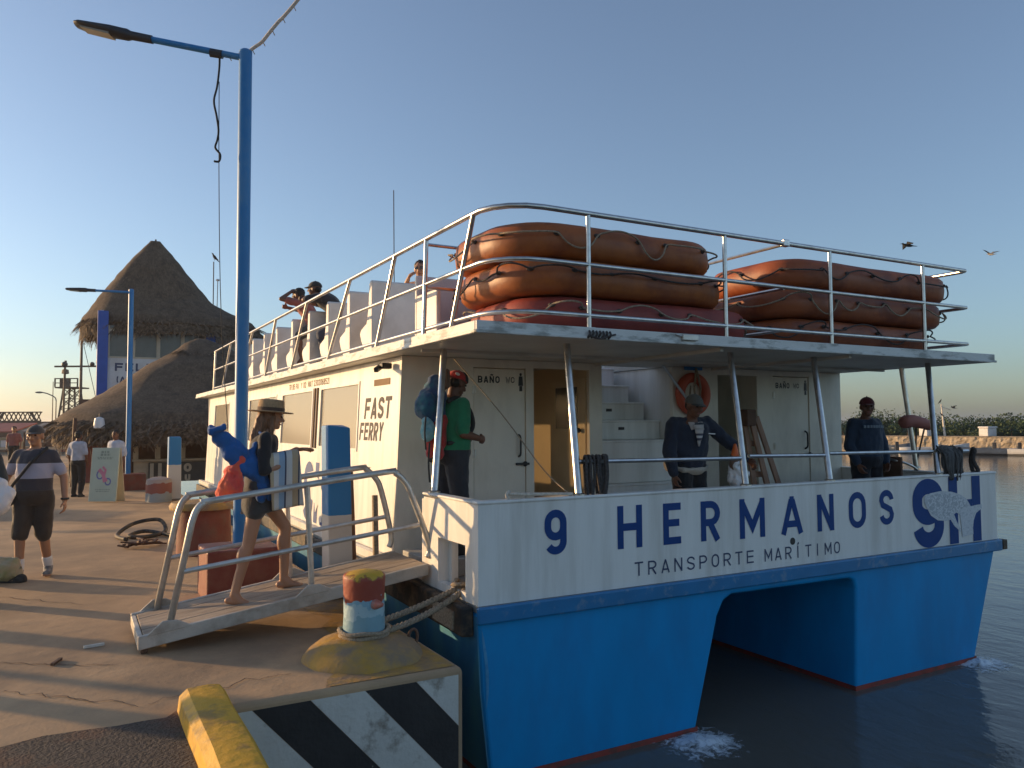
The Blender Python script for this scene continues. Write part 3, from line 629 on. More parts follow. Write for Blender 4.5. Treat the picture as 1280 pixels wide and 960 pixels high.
# upper deck railing
RU, RF, RS = .22, .05, 6.52
def rail_path(z, end):
    return [(RU, 14.6, z), (RU, .62, z)]+[(RU+.42-.42*math.cos(R(a)), .47-.42*math.sin(R(a)), z) for a in (10, 30, 50, 70, 90)]+[(RS, RF, z)]+([(RS+.03, RF+.05, z), (RS+.03, 2.2, z)] if end else [])
for z in (3.452, 3.01, 2.575):
    m = MB(); m.tube(rail_path(z, True), .024 if z > 3.1 else .02, 10); part(m, 'rail', M['steel'], smooth=40)
for u in (1.088, 2.66, 4.138, 5.705):
    m = MB(); m.tube([(u, RF+.002, 2.455), (u, RF+.002, 3.45)], .021, 10); m.box(u-.035, u+.035, RF-.04, RF+.04, 2.455, 2.47); part(m, 'rail_post', M['steel'], smooth=40)
for vt, vb in ((.506, .95), (1.536, 1.556), (2.383, 2.95), (3.934, 4.9), (5.994, 6.9), (8.03, 8.8), (10.0, 11.2), (12.4, 13.4), (14.5, 14.6)):
    m = MB(); m.tube([(RU-.02, vb, 2.455), (RU, vt, 3.45)], .022, 10); part(m, 'rail_post', M['steel'], smooth=40)
for z in (3.44, 3.0, 2.58):
    m = MB(); m.tube([(3.46, .06, z), (3.46, 2.2, z)], .017, 8); part(m, 'cross_rail', M['steel'], smooth=40)
m = MB(); m.tube([(3.46, 1.75, 2.455), (3.46, 1.75, 3.44)], .018, 8); part(m, 'rail_post', M['steel'], smooth=40)
m = MB(); m.tube([(.22, 1.55, 3.40), (2.6, 1.55, 3.40)], .017, 8); m.tube([(.22, 1.55, 2.98), (2.6, 1.55, 2.98)], .017, 8); part(m, 'cross_rail', M['steel'], smooth=40)
m = MB(); m.box(3.44, 3.52, .02, .08, 3.42, 3.49); part(m, 'rail_clamp', M['steel'], bevel=.01)
m = MB(); m.tube([(.9, 4.2, 2.46), (.9, 4.25, 4.75)], .006, 6); part(m, 'antenna', M['rope_dark'], smooth=180)
# upper deck seats: benches with moulded ends that face aft
prof = [(0, 2.455), (-.0, 3.42), (.05, 3.44), (.10, 3.40), (.13, 3.1), (.20, 2.92), (.42, 2.86), (.46, 2.80), (.40, 2.70), (.30, 2.60), (.28, 2.455)]
m = MB(); m.prism([(0, y, z) for y, z in prof], (2.0, 0, 0)); seat0 = part(m, 'seat', M['seat_white'], bevel=.02); seat0.location = (.42, 3.72, 0)
for i, v in enumerate((3.72, 4.6, 5.6, 6.62, 7.7, 8.85, 9.9, 11.0, 12.2)):
    for u in (.42, 3.9):
        if i or u > 1: s_ = seat0.copy(); COL.objects.link(s_); s_.parent = ferry; s_.location = (u, v, 0)
m = MB(); m.box(.42, 2.4, 2.28, 2.33, 2.455, 3.24); m.box(.42, .47, 1.75, 2.28, 2.455, 3.02); part(m, 'front_screen', M['seat_white'], bevel=.015)
# ------------------------------------------------------------------ life rafts
def outline(cu, cv, hl, hw, r, n=7):
    pts = []
    for sx, sy, a0 in ((1, -1, -90), (1, 1, 0), (-1, 1, 90), (-1, -1, 180)):
        for i in range(n+1):
            a = R(a0+90*i/n); pts.append((cu+sx*(hl-r)+r*math.cos(a), cv+sy*(hw-r)+r*math.sin(a), math.cos(a), math.sin(a)))
    out = []
    for i in range(len(pts)):   # subdivide the long straight runs
        p, q = pts[i], pts[(i+1) % len(pts)]; out.append(p)
        L = math.hypot(q[0]-p[0], q[1]-p[1]); k = int(L/.18)
        for j in range(1, k): f = j/k; out.append(tuple(p[a]+(q[a]-p[a])*f for a in range(4)))
    return out
def raft(label, u0, u1, v0, v1, z0, z1, mat, seed, r=.42):
    rnd = random.Random(seed); cu, cv = (u0+u1)/2, (v0+v1)/2
    o = thing('life_raft', label, 'life raft', (cu, cv, z0), 0, 'life rafts stacked on the upper deck')
    P = outline(0, 0, (u1-u0)/2, (v1-v0)/2, r); h = (z1-z0); ring = []
    ns = 14; wid = .46
    for x, y, nx, ny in P:
        g = noise.noise(Vector((x*1.1, y*1.1, seed*3.1)))*.022+noise.noise(Vector((x*3, y*3, seed)))*.008
        sec_ = []
        for j in range(ns):
            a = 2*math.pi*j/ns; c_, s_ = math.cos(a), math.sin(a)
            e = .55
            ox = math.copysign(abs(c_)**e, c_)*wid/2-wid/2; oz = math.copysign(abs(s_)**.6, s_)*h*.5
            k = 1+g*2
            sec_.append((x+nx*(ox+g), y+ny*(ox+g), h*.5+oz*(1+g*1.2)+g*.25))
        ring.append(sec_)
    m = MB(); n_ = len(P); vs = [q for s_ in ring for q in s_]
    m.add(vs, [(i*ns+j, ((i+1) % n_)*ns+j, ((i+1) % n_)*ns+(j+1) % ns, i*ns+(j+1) % ns) for i in range(n_) for j in range(ns)])
    m.build('float_tube', mat, o, smooth=180)
    hl, hw = (u1-u0)/2-.3, (v1-v0)/2-.3
    m = MB(); m.box(-hl, hl, -hw, hw, h*.42, h*.58); m.build('floor', mat, o)
    # lifelines looped between patches all round
    line = []; pm = None; k = 0; acc = .2
    spots = []; L = 0
    for i in range(n_):
        p, q = P[i], P[(i+1) % n_]; d_ = math.hypot(q[0]-p[0], q[1]-p[1])
        while acc < L+d_:
            f = (acc-L)/d_; spots.append(tuple(p[a]+(q[a]-p[a])*f for a in range(4))); acc += .42+rnd.uniform(-.14, .14)
        L += d_
    zl = h*.62
    for i, s_ in enumerate(spots):
        m = MB(); nx, ny = s_[2], s_[3]; L_ = math.hypot(nx, ny); nx /= L_; ny /= L_
        rot = Matrix.Rotation(math.atan2(ny, nx), 3, 'Z')
        pz = zl+rnd.uniform(-.015, .02)
        m.ellip((s_[0]+nx*.0, s_[1]+ny*.0, pz), (.014, .034, .020), rot, 8, 6)
        m.build('rope_patch', M['rope_dark'], o, smooth=180)
        t_ = spots[(i+1) % len(spots)]; sag = rnd.choice((-.11, -.05, -.14, .02, -.02, .06, -.08))*rnd.uniform(.6, 1.1); 
        for j in range(6):
            f = j/6; x = s_[0]+(t_[0]-s_[0])*f; y = s_[1]+(t_[1]-s_[1])*f; ax = s_[2]+(t_[2]-s_[2])*f; ay = s_[3]+(t_[3]-s_[3])*f
            ll = math.hypot(ax, ay) or 1; bul = 4*f*(1-f)
            chord = math.hypot(t_[0]-s_[0], t_[1]-s_[1]); ex = .022+bul*.015+(.09*bul if abs(s_[2]-t_[2])+abs(s_[3]-t_[3]) > .35 else 0)
            line.append((x+ax/ll*ex, y+ay/ll*ex, pz+sag*bul))
    m = MB(); m.tube(smoothpath(line+[line[0]], 3), .0085, 6); m.build('lifeline', M['rope_tan' if seed % 2 else 'rope_dark'], o, smooth=180)
    return o
Z0 = 2.464
raft('faded red life raft at the bottom of the left stack on the upper deck', .58, 3.36, .20, 1.7, Z0, Z0+.315, M['raft_red'], 1, .5)
raft('orange life raft in the middle of the left stack on the upper deck', .48, 2.98, .16, 1.72, Z0+.315, Z0+.63, M['raft_orange'], 2, .5)
raft('orange life raft on top of the left stack on the upper deck', .43, 2.86, .20, 1.72, Z0+.63, Z0+.955, M['raft_orange'], 3, .5)
raft('orange life raft at the bottom of the right stack on the upper deck', 3.60, 6.22, .16, 1.5, Z0, Z0+.29, M['raft_orange_b'], 4, .4)
raft('orange life raft in the middle of the right stack on the upper deck', 3.52, 6.44, .14, 1.5, Z0+.29, Z0+.60, M['raft_orange_b'], 5, .4)
raft('orange life raft on top of the right stack on the upper deck', 3.62, 6.55, .15, 1.5, Z0+.60, Z0+.93, M['raft_orange_b'], 6, .4)
# ------------------------------------------------------------------ loose things on the ferry
o = thing('rope_coil', 'dark coiled rope hanging over the bow rail beside a steel stanchion', 'rope', (1.16, .09, 1.335))
rnd = random.Random(12)
for i in range(7):
    m = MB(); x = -.11+i*.036+rnd.uniform(-.01, .01); dz = -.30-rnd.uniform(0, .07); sk = rnd.uniform(-.03, .03); q = rnd.uniform(.0, .02)
    m.tube(smoothpath([(x, -.030-q, -.02), (x+.01, -.02, .035), (x+.02, .03, .03), (x+.03+sk*.3, .045, dz*.5), (x+.02+sk, .03, dz*.92), (x+sk*1.1, -.015-q, dz), (x-.012+sk, -.05-q, dz*.85), (x-.012, -.05-q, dz*.4), (x, -.030-q, -.02)], 5), rnd.uniform(.012, .016), 7); m.build('rope_loop', M['rope_dark'], o, smooth=180)
o = thing('net_bundle', 'grey fibrous net bundle hung over the end of the bow rail above the emblem', 'net', (6.08, .10, 1.31))
rnd = random.Random(5); m = MB()
for i in range(70):
    x = rnd.uniform(-.16, .16); y = rnd.uniform(-.05, .05); L = rnd.uniform(.18, .33); s_ = rnd.choice((-1, 1))
    m.tube(smoothpath([(x, y*.2, .045+rnd.uniform(-.02, .03)), (x*1.05, -.06-abs(y), -.02), (x*.9+rnd.uniform(-.02, .02), -.07-abs(y), -L*.6), (x*.75, -.05-abs(y)*1.2, -L)], 3), .009, 5)
m.ellip((0, 0, .02), (.17, .06, .05)); m.ellip((0, -.05, -.10), (.14, .05, .14)); m.build('net_strands', M['net_grey'], o, smooth=180)
for i, u in enumerate((6.33, 6.6)):
    m = MB(); m.tube(smoothpath([(u+.05, .11, 1.34), (u+.02, .07, 1.31), (u+.0, .08, 1.2), (u-.02+.06*i, .05, 1.08), (u+.03, .1, 1.06), (u+.05, .14, 1.2), (u+.05, .11, 1.34)], 5), .024, 7)
    tag(m.build('lashed_rope', M['rope_dark'], smooth=180), ('dark rope wound round the bow rail just right of the grey net', 'dark rope wound round the outer end of the bow rail')[i], 'rope', 'ropes on the rail end')
# lifebuoy
o = thing('lifebuoy', 'orange ring lifebuoy hanging on the white wall behind the man in navy', 'lifebuoy', (4.04, CV-.05, 2.02))
m = MB(); m.tube([(.21*math.cos(2*math.pi*i/32), 0, .21*math.sin(2*math.pi*i/32)) for i in range(32)], .062, 12, closed=True); m.build('ring', M['buoy_orange'], o, smooth=180)
m = MB(); m.tube(smoothpath([(.0, -.06, .32), (-.03, -.08, .2), (-.06, -.09, .05), (-.02, -.09, -.08), (.04, -.09, .05), (.02, -.08, .2), (0, -.06, .32)], 5), .014, 6); m.tube([(-.1, -.07, .1), (-.14, -.08, -.1), (-.02, -.08, -.14)], .012, 6); m.build('grab_rope', M['rope_tan'], o, smooth=180)
tag_ = MB(); tag_.box(-.14, .14, -.02, 0, .30, .34); tag_.build('hanger', M['post_blue'], o)
# folded wooden ladder
o = thing('wooden_ladder', 'folded wooden stepladder leaning in front of the right doorway', 'ladder', (4.55, 1.5, .272))
for (a, b) in (((.06, 0, 0), (-.07, .15, 1.52)), ((.36, 0, 0), (.04, .15, 1.50)), ((.24, -.10, 0), (.0, .1, 1.48)), ((.52, -.1, 0), (.10, .1, 1.46))):
    m = MB(); m.beam(a, b, .075, .03, up=(0, 1, 0)); m.build('ladder_rail', M['wood'], o, bevel=.005)
for f in (.25, .5, .75):
    m = MB(); m.beam((.06-.13*f, .15*f, 1.52*f), (.36-.32*f, .15*f, 1.5*f), .07, .025, up=(0, 1, 0)); m.build('ladder_rung', M['wood'], o, bevel=.004)
m = MB(); m.box(-.13, .02, .02, .17, 1.35, 1.55); m.build('hinge_clamp', M['wood_dark'], o, bevel=.01)
# rolled red canvas between the starboard poles, folding chair
m = MB(); m.tube(smoothpath([(6.62, 1.0, 1.64), (6.8, 1.0, 1.67), (7.05, 1.0, 1.64), (7.22, 1.0, 1.60)], 4), [.05, .075, .085, .085, .085, .08, .08, .075, .075, .07, .07, .065, .05], 10)
o = thing('rolled_canvas', 'brick red rolled canvas lashed across the poles at the right end', 'canvas roll'); m.build('roll', M['shed_red'], o, smooth=60)
m = MB(); m.tube([(6.95, 1.02, 1.62), (6.90, 1.02, 1.03)], .012, 6); m.tube([(7.1, 1.0, 1.6), (6.86, 1.0, 1.03)], .012, 6); m.build('support_pole', M['dark_metal'], o, smooth=40)
o = thing('folding_chair', 'folding chair with thin brown arms beside the man in the red cap', 'chair', (6.35, .75, .272))
for a, b in (((0, 0, 0), (.42, .1, .62)), ((.42, 0, 0), (0, .1, .62)), ((0, .4, 0), (.42, .4, .62)), ((.42, .4, 0), (0, .4, .62))):
    m = MB(); m.tube([a, b], .014, 6); m.build('leg', M['wood_dark'], o, smooth=40)
m = MB(); m.tube(smoothpath([(-.1, .42, .95), (-.05, .1, .90), (.1, .02, .84), (.22, .02, .78)], 4), .016, 6); m.build('armrest', M['steel'], o, smooth=180)
m = MB(); m.box(0, .42, .05, .42, .44, .47); m.box(-.06, -.02, .05, .42, .47, .95); m.build('seat', M['wood_dark'], o, bevel=.01)

# ------------------------------------------------------------------ gangway
gz = lambda u: .125+(u+2.29)*.143
GV0, GV1 = .89, 1.74
o = thing('gangway', 'sloping gangway with steel tube handrails leading from the dock onto the ferry', 'gangway')
def slab(u0, u1, v0, v1, dz0, dz1):
    return [(u0, v0, gz(u0)+dz0), (u1, v0, gz(u1)+dz0), (u1, v1, gz(u1)+dz0), (u0, v1, gz(u0)+dz0), (u0, v0, gz(u0)+dz1), (u1, v0, gz(u1)+dz1), (u1, v1, gz(u1)+dz1), (u0, v1, gz(u0)+dz1)]
for v0, v1 in ((GV0, GV0+.045), (GV1-.045, GV1)):
    m = MB(); m.hexa(slab(-2.29, -.03, v0, v1, -.085, .012)); m.build('side_beam', M['gang_alu'], o, bevel=.006)
m = MB(); m.hexa(slab(-2.29, -2.255, GV0+.046, GV1-.046, -.085, .0)); m.build('end_beam', M['gang_alu'], o, bevel=.006)
for i in range(4):
    w_ = (GV1-GV0-.094)/4; v = GV0+.047+w_*i
    m = MB(); m.hexa(slab(-2.25, -.03, v+.002, v+w_-.002, -.03, .002+.002*(i % 2))); m.build('plank', M['gang_wood'], o, bevel=.004)
m = MB(); m.box(-2.27, -2.22, GV0+.05, GV0+.12, 0, .06); m.build('foot_block', M['wood_dark'], o, bevel=.01)
for k, v in enumerate((.955, 1.68)):
    du = -.02*k
    p = [(-2.08+du, v, gz(-2.08)), (-1.935+du, v, .92), (-1.90+du, v, 1.02), (-1.84+du, v, 1.075), (-1.75+du, v, 1.09), (-.42+du, v, 1.252), (-.31+du, v, 1.24), (-.22+du, v, 1.16), (-.16+du, v, 1.04), (.0+du*4, v, .62), (-.02+du*4, v, .50)]
    q = [p[0]]+smoothpath(p[1:], 4)
    m = MB(); m.tube(q, .026, 10); m.build('handrail', M['alu_paint'], o, smooth=180)
    m = MB(); m.tube([(-2.0+du, v, .565), (-.09+du*2, v, .79)], .02, 8); m.build('mid_rail', M['alu_paint'], o, smooth=40)
    m = MB(); m.tube([(-1.02, v, gz(-1.02)), (-1.065, v, 1.165)], .024, 8); m.build('rail_post', M['alu_paint'], o, smooth=40)
    for u in (-2.08, -1.02):
        m = MB(); y = GV0-.004 if k == 0 else GV1-.02
        m.prism([(u-.16, y, gz(u-.16)+.0), (u+.16, y, gz(u+.16)+.0), (u+.05, y, gz(u)+.075), (u-.05, y, gz(u)+.075)], (0, .024, 0)); m.build('bracket', M['gang_alu'], o, bevel=.004)
# ------------------------------------------------------------------ foreground bollard and mooring ropes
bx, by = -.87, .10
o = thing('bollard', 'peeling red and pale blue bollard with yellow domed base at the dock corner', 'bollard', (bx, by, 0))
def wob(prof, n=40, amp=.012, sc_=3., seed=0):
    m = MB(); m.lathe(prof, n)
    m.v = [(x*(1+a), y*(1+a), z) for x, y, z in m.v for a in [noise.noise(Vector((x*sc_*2, y*sc_*2, z*sc_+seed)))*amp*3]]
    return m
wob([(.43, .0), (.42, .03), (.38, .075), (.31, .115), (.23, .14), (.18, .15), (.10, .155)], 48, .022, 2.2).build('domed_base', M['yellow_worn'], o, smooth=60)
col = pbr('peeling_paint', (.3, .1, .05), .55, bump=.35, bscale=16)
axis_bands(col, 2, [(0, (.20, .36, .42)), (.32, (.34, .50, .55)), (.50, (.22, .40, .50)), (.58, (.30, .055, .03)), (.925, (.33, .16, .03)), (.95, (.60, .36, .03))], 1/.46, -.255/.46, .22, 13)
_n = col.node_tree.nodes; 
wob([(.152, .14), (.150, .2), (.146, .3), (.146, .42), (.149, .50), (.152, .555), (.150, .575), (.13, .592), (.07, .606), (.01, .61)], 32, .006, 5).build('column', col, o, smooth=50)
m = MB(); dv = Vector((.25, -.95, 0)).normalized(); m.cone(tuple(dv*.12+Vector((0, 0, .385))), tuple(dv*.215+Vector((0, 0, .395))), .045, .018, 10); m.build('cross_pin', pbr('pin_paint', (.50, .16, .11), .6, dirt=(.2, .3, .33), dscale=9, damt=.6), o, smooth=180)
m = MB(); m.tube([(.165*math.cos(2*math.pi*i/26), .165*math.sin(2*math.pi*i/26), .158+.006*math.sin(i)) for i in range(26)], .019, 8, closed=True); m.tube([(.175*math.cos(2*math.pi*i/26), .175*math.sin(2*math.pi*i/26), .188+.006*math.sin(i+2)) for i in range(26)], .016, 8, closed=True)
tag(m.build('rope_ring', M['rope_tan'], smooth=180), 'rope looped round the foot of the peeling bollard', 'rope').location = (bx, by, 0)
m = MB(); m.tube([(.37+.035*math.cos(a), -.02, .09+.055*math.sin(a)) for a in [2*math.pi*i/14 for i in range(14)]], .012, 6, closed=True); m.build('ring_bolt', M['wood_dark'], o, smooth=180)
def twisted(name, a, b, sag, r, mat, label, group=None):
    n_ = 60; ctr = [Vector(a).lerp(Vector(b), i/n_)-Vector((0, 0, sag*4*(i/n_)*(1-i/n_))) for i in range(n_+1)]
    m = MB(); d = (Vector(b)-Vector(a)).normalized(); x = d.cross(Vector((0, 0, 1))).normalized(); y = x.cross(d)
    for k in range(3):
        m.tube([c+(x*math.cos(i*.75+k*2.094)+y*math.sin(i*.75+k*2.094))*r*.5 for i, c in enumerate(ctr)], r*.58, 6)
    return tag(m.build(name, mat, smooth=180), label, 'rope', group)
twisted('mooring_rope', (bx+.13, by+.12, .19), (.10, .42, .36), .02, .024, M['rope_tan'], 'upper of the two mooring ropes from the bollard to the ferry', 'mooring ropes')
twisted('mooring_rope', (bx+.15, by-.05, .165), (.10, .36, .345), .035, .024, M['rope_tan'], 'lower of the two mooring ropes from the bollard to the ferry', 'mooring ropes')
m = MB(); m.tube(smoothpath([(.04, .50, .345), (-.02, .42, .36), (.02, .34, .375), (.08, .38, .36), (.05, .46, .38), (0, .40, .40)], 5), .018, 6); tag(m.build('rope_knot', M['rope_tan'], smooth=180), 'knotted rope end in the opening of the ferry bulwark', 'rope')

# ------------------------------------------------------------------ lamp posts and dock furniture
def lamp_post(label, x, y, hgt, arm, tilt, az, rad=.066):
    o = thing('lamp_post', label, 'lamp post', (x, y, 0), 0, 'blue lamp posts along the dock')
    m = MB(); m.lathe([(rad+.02, 0), (rad+.02, .02), (rad, .03), (rad*.98, hgt-.02), (rad*.6, hgt)], 18); m.build('pole', M['post_blue'], o, smooth=40)
    d = Vector((math.cos(az), math.sin(az), 0)); top = Vector((0, 0, hgt-.09)); e = d*arm*.62+Vector((0, 0, hgt-.09+tilt*.62)); f = d*arm+Vector((0, 0, hgt-.09+tilt))
    m = MB(); m.tube([top-d*.0, e], .032, 10); m.build('arm', M['post_blue'], o, smooth=40)
    s = Vector((-d.y, d.x, 0)); u = (f-e).normalized(); up = Vector((0, 0, 1))
    m = MB()
    m.loft([(e-u*.12, s*.042, up*.042), (e+u*.10, s*.045, up*.045), (e+u*.14, s*.06, up*.06), (e+u*.30, s*.10, up*.055), (f-u*.06, s*.105, up*.038), (f, s*.07, up*.03)], 14)
    m.build('lamp_head', M['lamp_dark'], o, smooth=50)
    m = MB(); c0 = e+u*.30-up*.056; c1 = f-u*.07-up*.041
    m.add([c0-s*.075, c0+s*.075, c1+s*.075, c1-s*.075, c0-s*.075+up*.02, c0+s*.075+up*.02, c1+s*.075+up*.02, c1-s*.075+up*.02], [(0, 1, 2, 3), (4, 7, 6, 5), (0, 4, 5, 1), (1, 5, 6, 2), (2, 6, 7, 3), (3, 7, 4, 0)]); m.build('lamp_lens', M['lamp_glass'], o)
    return o, d
az = math.atan2(-SA*-1*0+.0, -1)
camx = Vector((-CA, SA, 0))     # leftwards in the photograph
L1 = W(-2.685, 7.80); L2 = W(-10.155, 20.85)
o1, d1 = lamp_post('tall blue lamp post behind the gangway with loose cable hanging from its arm', L1.x, L1.y, 5.47, 1.72, .36, math.atan2(camx.y, camx.x))
lamp_post('second blue lamp post further along the dock by the thatched kiosk', L2.x, L2.y, 5.33, 1.73, .10, math.atan2(camx.y, camx.x))
cc = L1+d1*.285+Vector((0, 0, 5.44))
m = MB(); m.tube([cc+d1*.07+Vector((0, 0, .0)), cc-d1*.05+Vector((0, 0, -.02))], .045, 8); m.build('clamp', M['lamp_dark'], None, smooth=40)
cl = bpy.data.objects['clamp']; cl.parent = o1; cl.matrix_parent_inverse = Matrix.Translation(-L1)
def cd(a, z): return cc+d1*a+Vector((0, 0, z))
m = MB(); m.tube(smoothpath([cd(-.02, 0), cd(-.02, -.15), cd(-.0, -.35), cd(.03, -.5), cd(.0, -.66), cd(-.02, -.8), cd(-.01, -.9), cd(.01, -.98), cd(-.04, -1.05), cd(-.03, -1.12), cd(.02, -1.12)], 5), .011, 6)
tag(m.build('hanging_cable', M['fabric_dark'], smooth=180), 'black cable dangling from the arm of the tall blue lamp post', 'cable')
m = MB(); m.tube(smoothpath([cd(-.02, -.3), cd(-.03, -1.2), cd(-.06, -2.4), cd(-.12, -3.4), cd(-.20, -4.3)], 4), .004, 4)
tag(m.build('thin_wire', M['fabric_dark'], smooth=180), 'thin wire running down beside the tall blue lamp post', 'wire')
m = MB(); pts = smoothpath([cd(.04, .0), cd(-.2, -.03), cd(-.42, .09), cd(-.62, .32), cd(-.86, .62), cd(-1.3, 1.3), cd(-2.4, 3.4)], 6)
m.tube([p+Vector((noise.noise(p*9)*.012, 0, noise.noise(p*7)*.012)) for p in pts], .017, 6)
for p in pts[4:30:3]: m.tube([p, p+Vector((.03, .01, -.045))], .006, 4)
tag(m.build('rope_line', M['rope_white'], smooth=180), 'pale frayed rope line running up from the tall lamp post', 'rope')
def block(label, name, x0, x1, y0, y1, z1, mat, rz=0, cat='concrete block', bev=.02):
    o = MB(); cx, cy = (x0+x1)/2, (y0+y1)/2; o.box(x0-cx, x1-cx, y0-cy, y1-cy, -.01, z1)
    q = o.build(name, mat, bevel=bev); q.location = (cx, cy, 0); q.rotation_euler.z = rz; return tag(q, label, cat)
block('red painted concrete block round the foot of the tall lamp post', 'concrete_block', L1.x-.34, L1.x+.34, L1.y-.28, L1.y+.35, .48, M['red_crate'])
block('red painted concrete block round the foot of the second lamp post', 'concrete_block', L2.x-.35, L2.x+.42, L2.y-.35, L2.y+.35, .42, M['red_block'])
# dock bollards further along
o = thing('bollard', 'squat brick red dock bollard with a yellow rim behind the gangway', 'bollard', (-1.02, 5.55, 0))
c5 = W(-4.05, 10.4); o.location = (c5.x, c5.y, 0)
m = wob([(.34, 0), (.335, .3), (.33, .58)], 20, .004, 4); m.build('column', M['red_block'], o, smooth=50)
m = wob([(.42, .582), (.43, .62), (.40, .67), (.2, .685)], 24, .006, 4); m.build('yellow_rim', M['yellow_worn'], o, smooth=50)
c6 = W(-7.83, 17.5); o = thing('bollard', 'small worn red and grey bollard beside the second lamp post', 'bollard', (c6.x, c6.y, 0))
rb = pbr('worn_bollard', (.3, .1, .05), .7, bump=.3, bscale=16); axis_bands(rb, 2, [(0, (.32, .34, .33)), (.52, (.30, .10, .07)), (.9, (.4, .32, .28))], 1/.55, 0, .18, 7)
m = wob([(.27, 0), (.27, .4), (.25, .49), (.12, .54)], 20, .006, 4); m.build('column', rb, o, smooth=50)
pw = pbr('post_two_tone', (.5, .5, .5), .5, bump=.1, bscale=20); axis_bands(pw, 2, [(0, (.66, .60, .52)), (.485, (.018, .20, .46))], 1/1.66, 0, .03, 6)
def dock_post(label, x, y, hgt, hw, tilt=0., mat=pw, sl=None):
    o = thing('mooring_post', label, 'post', (x, y, 0), 0, 'blue and white mooring posts on the dock edge')
    m = MB(); m.hexa([(-hw, -hw, -.01), (hw, -hw, -.01), (hw, hw, -.01), (-hw, hw, -.01), (-hw*.92-tilt, -hw, hgt), (hw*.92-tilt, -hw, hgt-.03), (hw*.92-tilt, hw, hgt), (-hw*.92-tilt, hw, hgt-.01)]); m.build('post', mat, o, bevel=.014, seg=3)
    m = MB(); m.box(-hw-.03, hw+.03, -hw-.03, hw+.03, -.005, .04); m.build('footing', M['concrete'], o, bevel=.01); return o
dock_post('square blue and white mooring post between the gangway and the ferry cabin', -.46, 2.12, 1.66, .12, .03)
p2 = W(-7.64, 17.83); dock_post('distant blue and white mooring post beside the small worn bollard', p2.x, p2.y, 1.43, .14, 0.)
m = MB(); m.beam((-.20, 2.42, -.1), (-.25, 2.44, 1.18), .06, .08); tag(m.build('fender_board', M['wood_dark'], bevel=.008), 'narrow dark upright board beside the near mooring post', 'board')
m = MB(); m.beam((-.06, 2.16, .3), (-.06, 2.20, .95), .05, .05); m.build('gate_hinge', M['rope_tan'], ferry, bevel=.006)
# hoses, rope and litter on the dock
hc = W(-5.6, 12.0); m = MB()
m.tube(smoothpath([(hc.x-.25, hc.y-.5, .03), (hc.x-.35, hc.y, .04), (hc.x-.1, hc.y+.35, .16), (hc.x+.25, hc.y+.3, .2), (hc.x+.3, hc.y-.1, .06), (hc.x, hc.y-.35, .03), (hc.x-.2, hc.y-.2, .04), (hc.x+.05, hc.y+.1, .06), (hc.x+.4, hc.y-.5, .03), (hc.x+.5, hc.y-.9, .03)], 6), .03, 8)
tag(m.build('hose', M['black_rubber'], smooth=180), 'loop of dark hose lying on the dock near the red bollard', 'hose')
hd = W(-5.2, 10.9); m = MB(); rnd = random.Random(2)
for i in range(26):
    a = rnd.uniform(0, 6.28); p = Vector((hd.x+rnd.gauss(0, .16), hd.y+rnd.gauss(0, .12), .03+rnd.random()*.05)); m.beam(p, p+Vector((math.cos(a)*.16, math.sin(a)*.16, rnd.uniform(-.02, .03))), .03, .02)
tag(m.build('debris', M['wood_dark']), 'small heap of dark rope scraps and sticks on the dock', 'debris', kind='stuff')
for x, y, L, a, lab, mt in ((-3.15, 6.0, .07, .2, 'thin white stick lying on the dock left of the gangway foot', 'post_white'), (-3.2, 5.6, .07, 1.2, 'small brown scrap lying on the dock', 'wood_dark'), (-2.75, 7.25, .1, .6, 'small broken twig beside the gangway', 'wood_dark')):
    p = W(x, y, .012); m = MB(); m.beam(p-Vector((L*math.cos(a), L*math.sin(a), 0)), p+Vector((L*math.cos(a), L*math.sin(a), 0)), .022, .018); tag(m.build('litter', M[mt]), lab, 'litter')
# A-frame sign
sp = W(-9.0, 17.4); o = thing('sandwich_board', 'pale green sandwich board sign with a small scooter drawing', 'sign', (sp.x, sp.y, 0), -A-.05)
m = MB(); m.hexa([(-.31, -.06, .02), (.31, -.06, .02), (.31, -.02, .02), (-.31, -.02, .02), (-.31, .07, 1.19), (.31, .07, 1.19), (.31, .11, 1.19), (-.31, .11, 1.19)]); m.build('panel', M['sign_green'], o, bevel=.005)
m = MB(); m.hexa([(-.31, .30, 0), (.31, .30, 0), (.31, .33, 0), (-.31, .33, 0), (-.31, .12, 1.18), (.31, .12, 1.18), (.31, .14, 1.18), (-.31, .14, 1.18)]); m.build('back_panel', M['trim_cream'], o)
SB = lambda x, z, lf: (x, -.06+.13*(z-.02)/1.17-lf-.002, z)
for zz, hw, nm in ((1.10, .10, .05), (1.04, .11, .05), (.98, .18, .022), (.95, .17, .022), (.28, .17, .02), (.24, .15, .02)):
    m = MB(); rnd = random.Random(int(zz*100)); x = -hw
    while x < hw:
        w_ = rnd.uniform(.02, .06); ribbon(m, [(x, zz), (min(hw, x+w_), zz)], nm, SB, .001); x += w_+.018
    m.build('printed_line', M['sign_print'], o)
m = MB(); ribbon(m, arc(-.09, .60, .07, .09, 0, 360), .03, SB, .001); ribbon(m, arc(.10, .45, .06, .07, 0, 360), .03, SB, .001); m.build('scooter_wheels', M['blue_print'], o)
m = MB(); ribbon(m, [(-.12, .72), (-.02, .62), (.02, .48), (.08, .50)], .08, SB, .002); ribbon(m, [(-.04, .78), (.03, .70), (.01, .6)], .05, SB, .0025); m.build('scooter_body', M['pink_print'], o)
